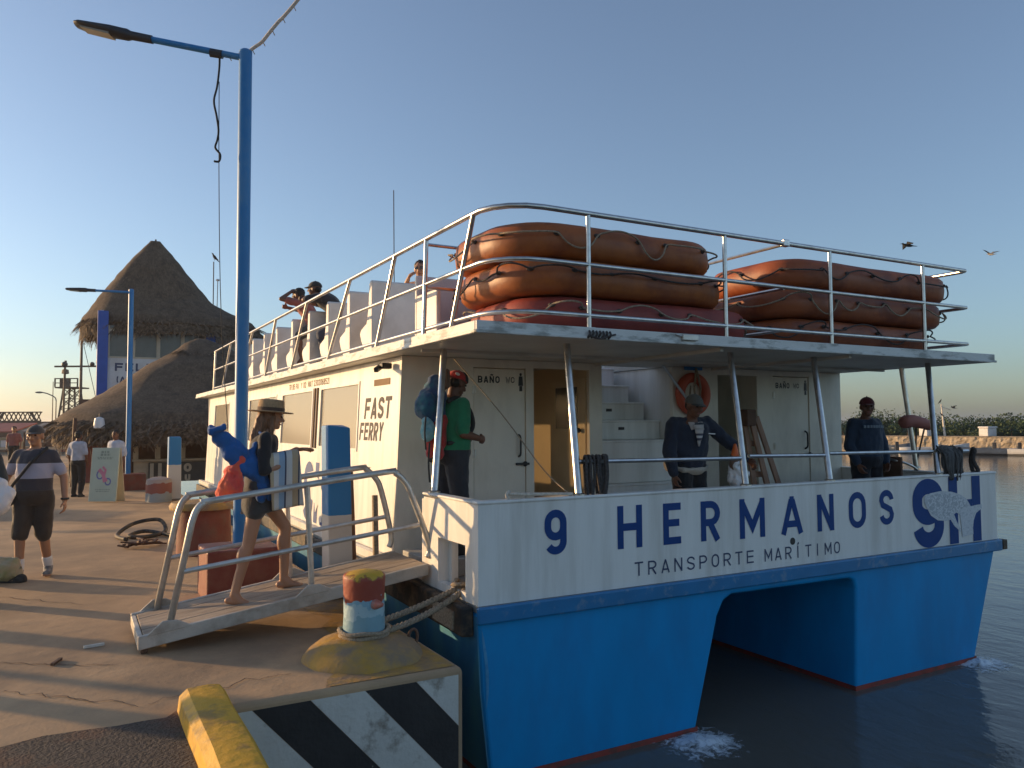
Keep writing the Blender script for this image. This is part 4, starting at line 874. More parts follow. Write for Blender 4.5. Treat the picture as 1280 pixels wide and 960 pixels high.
# ------------------------------------------------------------------ people
SK_TAN = pbr('skin_tan', (.40, .20, .115), .5, var=.08); SK_DARK = pbr('skin_dark', (.17, .075, .045), .5, var=.08); SK_LIGHT = pbr('skin_light', (.46, .25, .16), .5, var=.08)
HAIR_D = pbr('hair_dark', (.02, .014, .01), .6, var=.4, vs_=60); HAIR_B = pbr('hair_brown', (.20, .09, .04), .55, var=.4, vs_=50, stretch=(3, 3, .4)); HAIR_G = pbr('hair_grey', (.16, .14, .13), .7, var=.3, vs_=50)
EYE = pbr('eye_dark', (.02, .015, .012), .25); LIP = pbr('lip', (.28, .10, .075), .5)
def cloth(name, c, **k): return pbr(name, c, .85, var=k.pop('var', .14), vs_=12, bump=.25, bscale=60, sheen=.2, **k)
DJ = dict(pel=(0, 0, .93), chest=(0, .0, 1.22), neck=(0, -.01, 1.44), head=(0, .02, 1.575),
          shR=(.168, -.01, 1.355), elR=(.235, -.03, 1.11), wrR=(.235, .04, .87), hipR=(.088, 0, .89), knR=(.095, .03, .50), anR=(.095, -.01, .085),
          shL=(-.168, -.01, 1.355), elL=(-.235, -.03, 1.11), wrL=(-.235, .04, .87), hipL=(-.088, 0, .89), knL=(-.095, .03, .50), anL=(-.095, -.01, .085))
TS = [(0, .125, .10), (.12, .165, .125), (.32, .148, .108), (.52, .158, .112), (.74, .178, .12), (.86, .172, .105), (.94, .125, .085), (1.0, .062, .062)]
class Body:
    def __init__(s, H=1.7, pose=None, belly=0., slim=1., headrot=(0, 0)):
        k = H/1.7; d = dict(DJ); d.update(pose or {})
        s.k = k; s.J = {a: Vector(b)*k for a, b in d.items()}; s.belly = belly; s.slim = slim
        s.rot = Matrix.Rotation(headrot[0], 3, 'Z') @ Matrix.Rotation(headrot[1], 3, 'X')
    def sec(s, f, infl=0.):
        J = s.J; k = s.k; pel = J['pel']; ch = J['chest']; nk = J['neck']; up0 = (ch-pel).normalized()
        base = pel-up0*.10*k
        c = base.lerp(ch, f/.55) if f < .55 else ch.lerp(nk, (f-.55)/.45)
        hx = (J['hipR']-J['hipL']).normalized(); sx = (J['shR']-J['shL']).normalized(); x = hx.lerp(sx, f).normalized()
        up = (up0.lerp((nk-ch).normalized(), f)).normalized(); y = up.cross(x).normalized()
        for i in range(len(TS)-1):
            if TS[i][0] <= f <= TS[i+1][0]:
                t = (f-TS[i][0])/(TS[i+1][0]-TS[i][0]); rx = TS[i][1]+(TS[i+1][1]-TS[i][1])*t; ry = TS[i][2]+(TS[i+1][2]-TS[i][2])*t
        b = s.belly*max(0, 1-abs(f-.36)/.4)
        return c+y*b*.5*k, x*(rx*s.slim+infl+b*.4)*k, y*(ry*s.slim+infl+b*.6)*k
    def torso(s, mb, f0, f1, infl=0.):
        n = 9; mb.loft([s.sec(f0+(f1-f0)*i/n, infl) for i in range(n+1)], 20)
    def limb(s, mb, a, b, c, r, frac, infl):
        """two-segment limb from a via b to c; frac 0..2 says how far down it reaches"""
        J = s.J; k = s.k
        f = min(frac, 1.); e = J[a].lerp(J[b], f); mb.cone(J[a], e, (r[0]+infl)*k, (r[0]+(r[1]-r[0])*f+infl)*k)
        if frac > 1: f = frac-1; e = J[b].lerp(J[c], f); mb.cone(J[b], e, (r[1]+infl)*k, (r[1]+(r[2]-r[1])*f+infl*.9)*k)
    def arm(s, mb, q, frac=2., infl=0.):
        s.limb(mb, 'sh'+q, 'el'+q, 'wr'+q, (.050*s.slim, .041*s.slim, .029), frac, infl)
        if frac > .3: mb.cone(s.J['neck']-Vector((0, 0, .045*s.k)), s.J['sh'+q]+Vector((0, 0, .008*s.k)), (.048+infl*.6)*s.k, (.044*s.slim+infl*.8)*s.k)
    def leg(s, mb, q, frac=2., infl=0.):
        s.limb(mb, 'hip'+q, 'kn'+q, 'an'+q, (.088*s.slim, .058*s.slim, .040), frac, infl)
        if frac >= 2 and infl == 0:
            J = s.J; d = (J['an'+q]-J['kn'+q]); back = -s.sec(0)[2].normalized()
            p = J['kn'+q]+d*.30+back*.016*s.k; mb.ellip(p, (.052*s.k, .056*s.k, .11*s.k), None)
    def hand(s, mb, q, curl=30, d=None, nrm=None):
        J = s.J; k = s.k; w_ = J['wr'+q]; d = Vector(d).normalized() if d else (w_-J['el'+q]).normalized()
        sx = s.sec(.8)[1].normalized(); n = Vector(nrm) if nrm else (-sx if q == 'R' else sx)
        n = (n-d*n.dot(d)).normalized(); x = d.cross(n).normalized()
        if q == 'L': x = -x                         # x points to the thumb side
        c = w_+d*.05*k; rot = Matrix((x, n, d)).transposed()
        mb.ellip(c, (.040*k, .018*k, .052*k), rot, 12, 8)
        for i, (o, L) in enumerate(((.030, .072), (.010, .080), (-.011, .074), (-.030, .058))):
            a = w_+d*.088*k+x*o*k; c1 = R(curl*.6+i*4); c2 = R(curl*1.6+i*6)
            b = a+(d*math.cos(c1)+n*math.sin(c1))*L*.52*k; e = b+(d*math.cos(c2)+n*math.sin(c2))*L*.5*k
            mb.cone(a-d*.015*k, b, .0105*k, .0095*k, 8); mb.cone(b, e, .0095*k, .0085*k, 8)
        a = w_+d*.03*k+x*.034*k; fist = curl > 60; b = a+((x*.25+d*.75+n*.65) if fist else (x*.65+d*.7+n*.3)).normalized()*.042*k; e = b+((-x*.55+d*.5+n*.5) if fist else (x*.15+d*.9+n*.4)).normalized()*.034*k
        mb.cone(a, b, .0135*k, .0115*k, 8); mb.cone(b, e, .0115*k, .0095*k, 8)
    def foot(s, mb, q, yaw=0., pitch=0., infl=0., toes=True):
        J = s.J; k = s.k; f = s.sec(0)[2].copy(); f.z = 0; f.normalize(); f = Matrix.Rotation(yaw, 3, 'Z') @ f
        f = (f*math.cos(pitch)+Vector((0, 0, math.sin(pitch)))).normalized(); a = J['an'+q]; u = Vector((0, 0, 1))
        x = f.cross(u).normalized(); u2 = x.cross(f)
        hl = a-u2*.055*k-f*.045*k; bl = a-u2*.068*k+f*.115*k
        mb.cone(a, a-u2*.03*k+f*.03*k, (.042+infl)*k, (.042+infl)*k)
        mb.cone(hl, a-u2*.055*k+f*.06*k, (.032+infl)*k, (.038+infl)*k); mb.cone(a-u2*.055*k+f*.05*k, bl, (.038+infl)*k, (.028+infl)*k)
        mb.cone(bl-x*.02*k, bl+x*.018*k, (.024+infl)*k, (.022+infl)*k)
        if toes and not infl:
            for i in range(5): p = bl+x*(-.034+.017*i)*k+f*.02*k; mb.cone(p, p+f*(.032-.004*abs(i-1))*k-u2*.004*k, .012*k, .010*k, 7)
    def hp(s, x, y, z): return s.J['head']+s.rot @ Vector((x, y, z))*s.k
    def head(s, mb, detail=True):
        k = s.k; J = s.J; r = s.rot
        mb.cone(J['neck']-Vector((0, 0, .04*k)), s.hp(0, -.015, -.06), .058*k, .054*k)
        mb.ellip(s.hp(0, -.008, .028), (.076*k, .096*k, .092*k), r, 18, 12)
        mb.ellip(s.hp(0, .022, -.045), (.060*k, .066*k, .070*k), r, 16, 10)
        mb.ellip(s.hp(0, .060, -.085), (.032*k, .028*k, .026*k), r, 12, 8)
        if detail:
            mb.cone(s.hp(0, .088, .012), s.hp(0, .112, -.026), .011*k, .0165*k, 8); mb.ellip(s.hp(.012, .098, -.032), (.010*k,)*3, r, 8, 6); mb.ellip(s.hp(-.012, .098, -.032), (.010*k,)*3, r, 8, 6)
            mb.cone(s.hp(-.04, .080, .028), s.hp(.04, .080, .028), .012*k, .012*k, 8)
            for q in (-1, 1): mb.ellip(s.hp(q*.078, -.004, -.008), (.012*k, .020*k, .034*k), r, 8, 8); mb.ellip(s.hp(q*.046, .062, -.03), (.022*k, .02*k, .02*k), r, 8, 6)
    def face(s, root, hair):
        k = s.k; r = s.rot
        for q in (-1, 1):
            m = MB(); m.ellip(s.hp(q*.033, .087, .008), (.013*k, .009*k, .008*k), r, 10, 6); m.build('eye', EYE, root, smooth=180)
            m = MB(); m.cone(s.hp(q*.018, .094, .029), s.hp(q*.05, .083, .031), .005*k, .004*k, 6); m.build('eyebrow', hair, root, smooth=180)
        m = MB(); m.ellip(s.hp(0, .086, -.063), (.024*k, .010*k, .0075*k), r, 12, 6); m.build('mouth', LIP, root, smooth=180)
    def hair(s, root, mat, kind='short'):
        k = s.k; r = s.rot; m = MB()
        if kind != 'cropped': m.ellip(s.hp(0, -.022, .045), (.083*k, .098*k, .088*k), r, 16, 10)
        if kind == 'cropped': m.ellip(s.hp(0, -.04, -.005), (.078*k, .064*k, .058*k), r, 14, 9)
        else: m.ellip(s.hp(0, -.045, .0), (.080*k, .068*k, .075*k), r, 14, 9)
        if kind == 'long':
            m.cone(s.hp(0, -.055, .0), s.hp(.0, -.115, -.20), .075*k, .062*k); m.cone(s.hp(.0, -.115, -.20), s.hp(.02, -.13, -.30), .060*k, .03*k)
            m.cone(s.hp(.068, .0, .0), s.hp(.085, -.01, -.19), .026*k, .022*k); m.cone(s.hp(-.068, .0, .0), s.hp(-.08, -.01, -.19), .026*k, .022*k)
        return remesh(m, 'hair', mat, root, .010, 1, .010, 26, (2, 2, .5))
    def cap(s, root, mat, mat2=None, back=False, name='cap'):
        k = s.k; r = s.rot; q = -1 if back else 1
        m = MB(); n = 20; rings = []
        for i in range(7):
            a = R(90*i/6); rings.append((s.hp(0, -.008*q*0-.008, .030+.094*math.sin(a)), r @ Vector((.088*k*math.cos(a)+.001, 0, 0)), r @ Vector((0, .108*k*math.cos(a)+.001, 0))))
        m.loft(rings, n); c = m.build(name, mat, root, smooth=60)
        m = MB(); P = []
        for i in range(11):
            a = R(-62+124*i/10); P.append((s.hp(.084*math.sin(a), q*.094*math.cos(a)-.008, .036), s.hp(.088*math.sin(a)*1.02, q*(.100*math.cos(a)+.075*math.cos(R((-62+124*i/10)*1.3)))-.008, .020)))
        vs = [p for a in P for p in a]; th = r @ Vector((0, 0, .006*k)); nn = len(vs)
        fs = [(2*i, 2*i+1, 2*i+3, 2*i+2) for i in range(10)]
        m.add(vs+[p+th for p in vs], fs+[tuple(nn+j for j in f) for f in fs]+[(2*i+1, 2*i+3, nn+2*i+3, nn+2*i+1) for i in range(10)]); m.build('brim', mat2 or mat, c, smooth=60)
        m = MB(); m.ellip(s.hp(0, -.008, .125), (.008*k,)*3); m.build('button', mat, c, smooth=180)
        return c
def aim(dx, dy): return math.atan2(-dx, dy)            # heading that turns local +Y to (dx, dy)
def dirw(x, y): p = W(x, y)-W(0, 0); return (p.x, p.y)
def person(label, loc, heading, body, skin, hair=HAIR_D, hairkind='short', group=None, vox=.009, face=True, feet=True, barefoot=False, curl=(30, 30), hd=(None, None), hn=(None, None), fp=(0, 0), lower=True):
    o = thing('person', label, 'person', loc, heading, group)
    m = MB(); body.torso(m, 0, 1)
    for i, q in enumerate('RL'):
        body.arm(m, q); body.hand(m, q, curl[i], hd[i], hn[i])
        if lower: body.leg(m, q)
        if lower and feet: body.foot(m, q, 0, fp[i])
    body.head(m, face)
    remesh(m, 'body', skin, o, vox, 1)
    if face: body.face(o, hair)
    if hairkind: body.hair(o, hair, hairkind)
    return o
def garment(o, b, name, mat, torso=None, sleeve=None, legs=None, infl=.018, extra=None, vox=.014, wr=.012):
    m = MB()
    if torso: b.torso(m, torso[0], torso[1], infl)
    for q in 'RL':
        if sleeve: b.arm(m, q, sleeve, infl*.9)
        if legs: b.leg(m, q, legs, infl)
    if extra: extra(m)
    return remesh(m, name, mat, o, vox, 5, wr, 8, (1, 1, .8))
def shoes(o, b, mat, fp=(0, 0), sock=None):
    for i, q in enumerate('RL'):
        m = MB(); b.foot(m, q, 0, fp[i], .008, False); remesh(m, 'shoe', mat, o, .010, 2)
        if sock: 
            m = MB(); J = b.J; m.cone(J['an'+q], J['an'+q].lerp(J['kn'+q], .26), .046*b.k, .054*b.k); m.build('sock', sock, o, smooth=60)

# woman with the straw hat on the gangway
b = Body(1.535, dict(pel=(0, .0, .985), chest=(0, .035, 1.27), neck=(0, .065, 1.49), head=(0, .105, 1.625),
     shR=(.165, .02, 1.43), elR=(.21, .0, 1.14), wrR=(.16, .21, 1.20), shL=(-.165, .05, 1.43), elL=(-.20, .16, 1.20), wrL=(-.17, .38, 1.315),
     hipR=(.082, -.02, .94), knR=(.085, -.10, .49), anR=(.09, -.22, .055), hipL=(-.082, .03, .94), knL=(-.085, .26, .60), anL=(-.08, .25, .125)), slim=.97, headrot=(0, -.08))
wo = person('woman in straw hat and black top walking up the gangway with a striped towel', (-1.38, 1.28, .258), aim(1, 0), b, SK_TAN, HAIR_B, 'long', curl=(40, 12), hd=(None, (0, 1, .05)), hn=(None, (.3, 0, -1)), fp=(-.12, .05))
garment(wo, b, 'top', cloth('black_top', (.018, .018, .02)), (.16, .96), 1.12, None, .016)
def skirt(m):
    J = b.J; c = J['pel']; k = b.k
    m.loft([(c+Vector((0, -.0, .06)), (.145*k, 0, 0), (0, .115*k, 0)), (c+Vector((0, 0, -.06)), (.175*k, 0, 0), (0, .145*k, 0)), (c+Vector((0, .02, -.20)), (.185*k, 0, 0), (0, .19*k, .02))], 20)
garment(wo, b, 'shorts', cloth('charcoal_shorts', (.055, .055, .055)), (.0, .3), None, .36, .022, skirt)
m = MB(); hc_ = lambda x, y, z: b.hp(x, y, z)
straw = pbr('straw_hat', (.42, .27, .14), .8, var=.2, vs_=40, bump=.5, bscale=150)
hat = [(.165, .042), (.172, .047), (.16, .052), (.10, .056), (.098, .10), (.093, .150), (.08, .162), (.03, .158), (.005, .157)]
m.loft([(b.hp(0, -.008, z), b.rot @ Vector((r, 0, 0)), b.rot @ Vector((0, r*1.1, 0))) for r, z in hat], 28); h_ = m.build('hat', straw, wo, smooth=40)
m = MB(); m.loft([(b.hp(0, -.008, z), b.rot @ Vector((.1015, 0, 0)), b.rot @ Vector((0, .1115, 0))) for z in (.058, .088)], 28); m.build('hat_band', cloth('hat_band_brown', (.10, .055, .035)), h_, smooth=40)
# towel draped over her right arm, striped
tw = cloth('striped_towel', (.6, .58, .54)); st = []
cols = [(.55, .53, .50), (.06, .07, .11), (.46, .37, .24), (.62, .60, .56), (.30, .42, .55), (.07, .08, .12), (.60, .58, .54), (.45, .35, .22), (.05, .06, .1), (.58, .56, .52)]
pos = [0, .10, .135, .27, .40, .53, .565, .70, .86, .90]
axis_bands(tw, 1, list(zip(pos, cols)), 1/.34, .5)
o = thing('towel', 'striped beach towel over the forearm of the woman in the straw hat', 'towel', (-1.225, 1.14, 1.20), aim(1, 0))
m = MB(); nx_, ny_ = 26, 30; vs = []; fs = []
for i in range(nx_+1):
    yy = -.115+.25*i/nx_
    for j in range(ny_+1):
        t_ = j/ny_; L = .88*(t_-.47)
        if abs(L) < .06: a = L/.06*math.pi/2; x = .055*math.sin(a); z = .19+.055*math.cos(a)
        else: x = math.copysign(.055+.02*math.sin(yy*40)*min(1, abs(L)*3), L); z = .19-(abs(L)-.06)
        fold = noise.noise(Vector((yy*9, z*2.5, L*2)))*.02
        vs.append((x+fold, yy*(1+.12*max(0, .2-z))+.22*(.2-z)*.35, z+.012*math.sin(yy*16)))
for i in range(nx_):
    for j in range(ny_): q = i*(ny_+1)+j; fs.append((q, q+1, q+ny_+2, q+ny_+1))
m.add(vs, fs); tt_ = m.build('towel_cloth', tw, o, smooth=180); s_ = tt_.modifiers.new('t', 'SOLIDIFY'); s_.thickness = .012
# blue bag and coral bag
bl = cloth('blue_bag_fabric', (.018, .12, .36), dirt=(.01, .06, .2), dscale=6, damt=.7)
o = thing('shoulder_bag', 'crumpled blue fabric bag slung behind the woman in the straw hat', 'bag', (-1.53, 1.18, 1.34), aim(1, 0))
m = MB(); rnd = random.Random(31)
for a_, b_, r1, r2 in (((0, .20, -.27), (0, .12, -.06), .05, .08), ((0, .12, -.06), (0, -.05, .10), .08, .085), ((0, -.05, .10), (0, -.17, .23), .085, .055), ((0, -.17, .23), (0, -.24, .29), .05, .035), ((0, -.18, .18), (0, -.22, .21), .035, .03), ((.03, .0, -.04), (.05, -.08, .06), .06, .05), ((.0, .05, .06), (.0, .10, .15), .05, .03)): m.cone(a_, b_, r1, r2)
for k in range(4):
    t_ = k/3; c_ = Vector((.05, .18-.40*t_, -.22+.48*t_)); m.cone(c_+Vector((rnd.uniform(-.02, .03), rnd.uniform(-.05, .05), rnd.uniform(-.05, .05))), c_+Vector((rnd.uniform(-.02, .04), rnd.uniform(-.07, .07), rnd.uniform(-.07, .07))), rnd.uniform(.03, .05), rnd.uniform(.02, .04))
remesh(m, 'bag_body', bl, o, .011, 3, .020, 12)
m = MB(); m.tube(smoothpath([(.02, -.2, .24), (.05, -.12, .13), (.06, -.02, .02), (.06, .1, -.1)], 4), .008, 5); m.build('piping', M['sign_green'], o, smooth=180)
m = MB(); m.tube(smoothpath([(.03, .15, -.1), (.08, .18, .1), (.03, .16, .22), (-.05, .14, .26)], 4), .014, 5); m.build('strap', bl, o, smooth=180)
co = cloth('coral_fabric', (.82, .085, .06), dirt=(.82, .28, .05), dscale=4, damt=.5)
o = thing('drawstring_bag', 'bright coral red bag hanging behind the woman in the straw hat', 'bag', (-1.645, 1.12, 1.215), aim(1, 0))
m = MB(); m.cone((0, .01, -.06), (0, .03, .06), .095, .07); m.cone((0, .03, .06), (0, .09, .17), .06, .03); m.ellip((0, -.0, -.08), (.08, .10, .08))
remesh(m, 'bag_body', co, o, .010, 1, .022, 13)
m = MB(); m.tube([(0, .08, .16), (0, .12, .24)], .008, 5); m.build('cord', co, o)

# man in the striped T-shirt
b = Body(1.68, dict(pel=(0, 0, .92), knR=(.10, .10, .50), anR=(.10, .10, .10), knL=(-.10, .0, .49), anL=(-.11, -.14, .10), elR=(.30, -.05, 1.13), wrR=(.30, .12, .95), elL=(-.29, -.02, 1.11), wrL=(-.33, .05, .86), hipR=(.09, .02, .89), hipL=(-.09, -.02, .89)), belly=.04, slim=1.0)
fx = dirw(.18, -.98); ml = W(-5.27, 8.72)
mn = person('man in striped T-shirt, shorts and white socks walking on the dock towards the camera', ml, aim(*fx), b, SK_TAN, HAIR_G, 'cropped', curl=(60, 35))
dk = (.055, .05, .06); lv = (.42, .40, .47)
ts2 = cloth('striped_tshirt_b', (.1, .1, .1)); axis_bands(ts2, 2, [(p_/2, c_) for p_, c_ in [(0, dk), (.905, lv), (.918, dk), (.935, lv), (.948, dk), (1.09, lv), (1.255, dk)]], .5, 0)
garment(mn, b, 't_shirt', ts2, (.06, .965), .72, None, .020)
garment(mn, b, 'shorts', cloth('brown_shorts', (.05, .038, .03)), (.0, .22), None, 1.0, .030)
shoes(mn, b, cloth('trainer', (.16, .15, .14), dirt=(.4, .4, .4), dscale=20, damt=.6), (0, .1), cloth('white_sock', (.7, .68, .66)))
m = MB(); m.tube(smoothpath([(-.13, .03, 1.43), (-.04, .155, 1.30), (.06, .185, 1.15), (.16, .17, 1.02), (.21, .05, .95)], 5), .016, 6); m.build('bag_strap', M['fabric_dark'], mn, smooth=180)
m = MB(); m.ellip((.20, .13, .90), (.07, .05, .10)); remesh(m, 'waist_bag', M['fabric_dark'], mn, .012, 2, .01)
b.cap(mn, cloth('dark_visor', (.07, .06, .055)))
m = MB(); m.tube([(b.J['wrL']+Vector((math.cos(a)*.034, math.sin(a)*.034, .015))) for a in [i*.7 for i in range(9)]], .012, 6, closed=True); m.build('watch', M['fabric_dark'], mn, smooth=180)
m = MB(); m.add([(.27, .16, .93), (.25, .22, .80), (.36, .2, .78), (.37, .15, .9)], [(0, 1, 2, 3)]); pp = m.build('paper', M['plastic_white'], None); pp.modifiers.new('t', 'SOLIDIFY').thickness = .004
pp.location = ml; pp.rotation_euler.z = aim(*fx); tag(pp, 'folded white paper in the hand of the man in the striped T-shirt', 'paper')

# deckhand in green with backpack
b = Body(1.76, dict(pel=(0, .0, .93), chest=(0, -.01, 1.22), neck=(0, .02, 1.44), head=(0, .075, 1.565), elR=(.225, -.04, 1.10), wrR=(.17, .20, 1.055), elL=(-.22, -.02, 1.10), wrL=(-.12, .22, 1.06), knR=(.10, .02, .5), knL=(-.1, .0, .5)), belly=.03, slim=1.08, headrot=(0, -.32))
gr = person('man in green T-shirt and red cap wearing a backpack at the ferry entrance', (.42, 1.42, .43), aim(.96, .28), b, SK_DARK, HAIR_D, 'cropped', curl=(85, 85))
garment(gr, b, 't_shirt', cloth('green_tshirt', (.018, .19, .085)), (.08, .965), .85, None, .024)
garment(gr, b, 'trousers', cloth('dark_trousers', (.025, .028, .035)), (.0, .2), None, 1.98, .024)
shoes(gr, b, M['fabric_dark'])
b.cap(gr, cloth('red_cap', (.50, .03, .03)), back=True)
m = MB(); q = .106
m.loft([(b.hp(0, .043, z), b.rot @ Vector((r*.090, 0, 0)), b.rot @ Vector((0, r*.060, 0))) for r, z in ((1., .034), (.93, .066), (.72, .1), (.38, .1235))], 20); m.build('cap_front', M['fabric_dark'], gr, smooth=60)
m = MB(); m.ellip((.065, -.165, 1.585), (.012, .02, .012)); 
m = MB(); m.ellip(b.hp(.070, -.070, .065), (.010, .030, .014), b.rot); m.build('cap_badge', M['plastic_white'], gr, smooth=180)
o = thing('backpack', 'dark blue, teal and red hiking backpack on the back of the man in green', 'backpack', (.42, 1.42, .43), aim(.96, .28))
nb = cloth('navy_ripstop', (.02, .055, .13), dirt=(.02, .16, .17), dscale=7, damt=.8); tl = cloth('teal_ripstop', (.12, .36, .42), dirt=(.45, .6, .6), dscale=9, damt=.7); rd = cloth('red_ripstop', (.42, .035, .03))
m = MB(); m.cone((0, -.22, 1.30), (0, -.20, 1.54), .115, .105); m.cone((.03, -.20, 1.5), (0, -.19, 1.64), .10, .06); m.ellip((0, -.30, 1.40), (.13, .09, .16)); remesh(m, 'upper_pack', nb, o, .012, 1, .02, 10)
m = MB(); m.ellip((.07, -.335, 1.17), (.075, .065, .11)); m.ellip((.08, -.37, 1.26), (.05, .035, .04)); remesh(m, 'front_pocket', tl, o, .010, 1, .012, 14)
m = MB(); m.cone((.02, -.20, 1.02), (.02, -.19, 1.25), .10, .11); m.ellip((.04, -.22, .98), (.10, .085, .09)); remesh(m, 'lower_pack', rd, o, .012, 1, .02, 9)
m = MB(); m.cone((.06, -.12, 1.60), (.06, -.10, 1.72), .05, .035); remesh(m, 'padded_top', cloth('brown_pad', (.16, .10, .07)), o, .01)
for x, y, z0, L in ((.10, -.34, 1.06, .36), (.07, -.25, .92, .25), (.12, -.40, 1.30, .30)):
    m = MB(); m.tube(smoothpath([(x, y, z0), (x+.01, y-.02, z0-L*.5), (x-.01, y+.01, z0-L)], 4), .009, 5); m.build('loose_strap', M['fabric_dark'], o, smooth=180)
m = MB(); m.ellip((.10, -.30, .90), (.03, .04, .025)); m.ellip((.08, -.24, .86), (.02, .035, .02)); m.build('buckle', M['fabric_dark'], o, smooth=180)
for q in (-1, 1):
    m = MB(); m.tube(smoothpath([(q*.12, -.14, 1.44), (q*.13, -.02, 1.475), (q*.14, .12, 1.36), (q*.16, .14, 1.2), (q*.17, .0, 1.08), (q*.12, -.14, 1.05)], 4), .022, 6); m.build('shoulder_strap', M['fabric_dark'], o, smooth=180)
m = MB(); m.box(.12, 1.0, 1.12, 1.9, .273, .43); part(m, 'boarding_step', M['deck_grey'], bevel=.01)

# man in the navy jacket
b = Body(1.72, dict(pel=(0, -.06, .92), chest=(0, .0, 1.21), neck=(0, .06, 1.42), head=(.02, .14, 1.545), shR=(.20, .02, 1.35), elR=(.27, .04, 1.08), wrR=(.25, .10, .84), shL=(-.20, .05, 1.36), elL=(-.42, .12, 1.17), wrL=(-.60, .20, .98)), belly=.05, slim=1.12, headrot=(.05, -.22))
nv = person('man in a navy jacket and grey cap leaning on the bow rail', (3.03, 1.02, .275), aim(-.10, -1), b, SK_DARK, HAIR_D, 'cropped', curl=(45, 50), hd=((0, .1, -1), (-.5, .4, -.5)))
jk = cloth('navy_jacket', (.016, .024, .045)); garment(nv, b, 'jacket', jk, (.155, .93), 1.93, None, .026, None, .012, .018)
garment(nv, b, 'trousers', cloth('black_trousers', (.014, .015, .018)), (.0, .2), None, 1.98, .024); shoes(nv, b, M['fabric_dark'])
def vneck(m):
    J = b.J; c, ax, ay = b.sec(.72, .036); pts = []
    top = b.sec(.93, .03); n = ay.normalized()
    m.add([c+ay*.80+n*.026-Vector((0, 0, .16)), top[0]+top[2]*.86+top[1]*.5, top[0]+top[2]*.75-top[1]*.5], [(0, 1, 2)])
c0, a0, y0 = b.sec(.46, .046); c1, a1, y1 = b.sec(.92, .036); c2, a2, y2 = b.sec(.70, .044)
m = MB(); 
rows = []
for f, hw in ((.50, .008), (.60, .022), (.72, .040), (.84, .052), (.93, .060)):
    c, ax, ay = b.sec(f, .048); x = ax.normalized(); rows.append((c+ay-x*hw, c+ay+x*hw))
for i in range(4): m.add([rows[i][0], rows[i][1], rows[i+1][1], rows[i+1][0]], [(0, 1, 2, 3)])
sh_ = pbr('polo_shirt', (.42, .38, .35), .8); axis_bands(sh_, 2, [(0, (.42, .38, .36)), (.60, (.10, .10, .14)), (.61, (.55, .52, .5)), (.625, (.1, .1, .14)), (.635, (.5, .46, .43))], .5, 0)
p_ = m.build('shirt_front', sh_, nv, smooth=60); p_.modifiers.new('t', 'SOLIDIFY').thickness = .008
for q in (-1, 1):
    m = MB(); c, ax, ay = b.sec(.95, .02); x = ax.normalized(); m.add([c+ay*.85+x*q*.02, c+ay*.7+x*q*.085, c+ay*1.15+x*q*.075-Vector((0, 0, .07)), c+ay*1.3+x*q*.03-Vector((0, 0, .05))], [(0, 1, 2, 3)]); k_ = m.build('collar', pbr('collar_cloth', (.45, .40, .37), .85), nv); k_.modifiers.new('t', 'SOLIDIFY').thickness = .008
m = MB(); b.torso(m, .05, .17, .058); remesh(m, 'shirt_hem', pbr('hem_cloth', (.50, .45, .38), .85), nv, .012, 2, .01)
c, ax, ay = b.sec(.74, .05); m = MB(); p0 = c+ay*.93-ax*.48; m.beam(p0, p0-ax*.32-Vector((0, 0, .006)), .006, .012); m.build('jacket_mark', M['plastic_white'], nv)
b.cap(nv, cloth('grey_cap', (.115, .115, .105)), cloth('grey_cap_brim', (.05, .05, .048)))
bagp = Vector((3.40, .72, .275))
o = thing('carrier_bag', 'pale plastic bag with an orange tip beside the man in the navy jacket', 'bag', (3.42, .72, 1.15))
m = MB(); m.cone((0, 0, .05), (.02, 0, -.08), .07, .11); m.ellip((.08, 0, -.03), (.09, .06, .06)); remesh(m, 'bag_body', M['plastic_white'], o, .011, 1, .035, 14)
m = MB(); m.cone((-.02, -.01, .16), (-.02, -.01, .27), .05, .018, 10); m.build('orange_tip', pbr('orange_plastic', (.75, .14, .02), .4), o, smooth=180)
m = MB(); m.cone((-.03, 0, .05), (-.02, 0, .14), .05, .055); m.build('brown_contents', M['brown_wall'], o, smooth=180)

# crewman in the red cap at the right
b = Body(1.70, dict(elR=(.24, .0, 1.10), wrR=(.20, .10, .87), elL=(-.25, .0, 1.10), wrL=(-.20, .12, .88), head=(-.01, .03, 1.575)), belly=.03, slim=1.12, headrot=(-.45, -.05))
rm = person('man in dark blue shirt and dark red cap at the right end of the bow', (5.90, 1.0, .275), aim(-.25, -1), b, SK_DARK, HAIR_D, 'cropped', curl=(40, 40))
garment(rm, b, 'long_sleeved_shirt', cloth('dark_blue_shirt', (.014, .032, .065)), (.06, .96), 1.92, None, .022, None, .012, .016)
garment(rm, b, 'trousers', cloth('navy_trousers', (.012, .014, .022)), (.0, .2), None, 1.98, .026); shoes(rm, b, M['fabric_dark'])
b.cap(rm, cloth('maroon_cap', (.11, .012, .016)))
m = MB(); rnd = random.Random(8)
for i in range(8):
    f = -.62+i*.155; c, ax, ay = b.sec(.76, .040); p = c+ax*f+ay*math.sqrt(max(0, 1-f*f)); e_ = c+ax*(f+.10)+ay*math.sqrt(max(0, 1-(f+.1)**2)); n = ay.normalized()*.006
    m.beam(p+n, e_+n, .012, .034)
m.build('chest_print', pbr('chest_print', (.22, .27, .32), .8), rm)

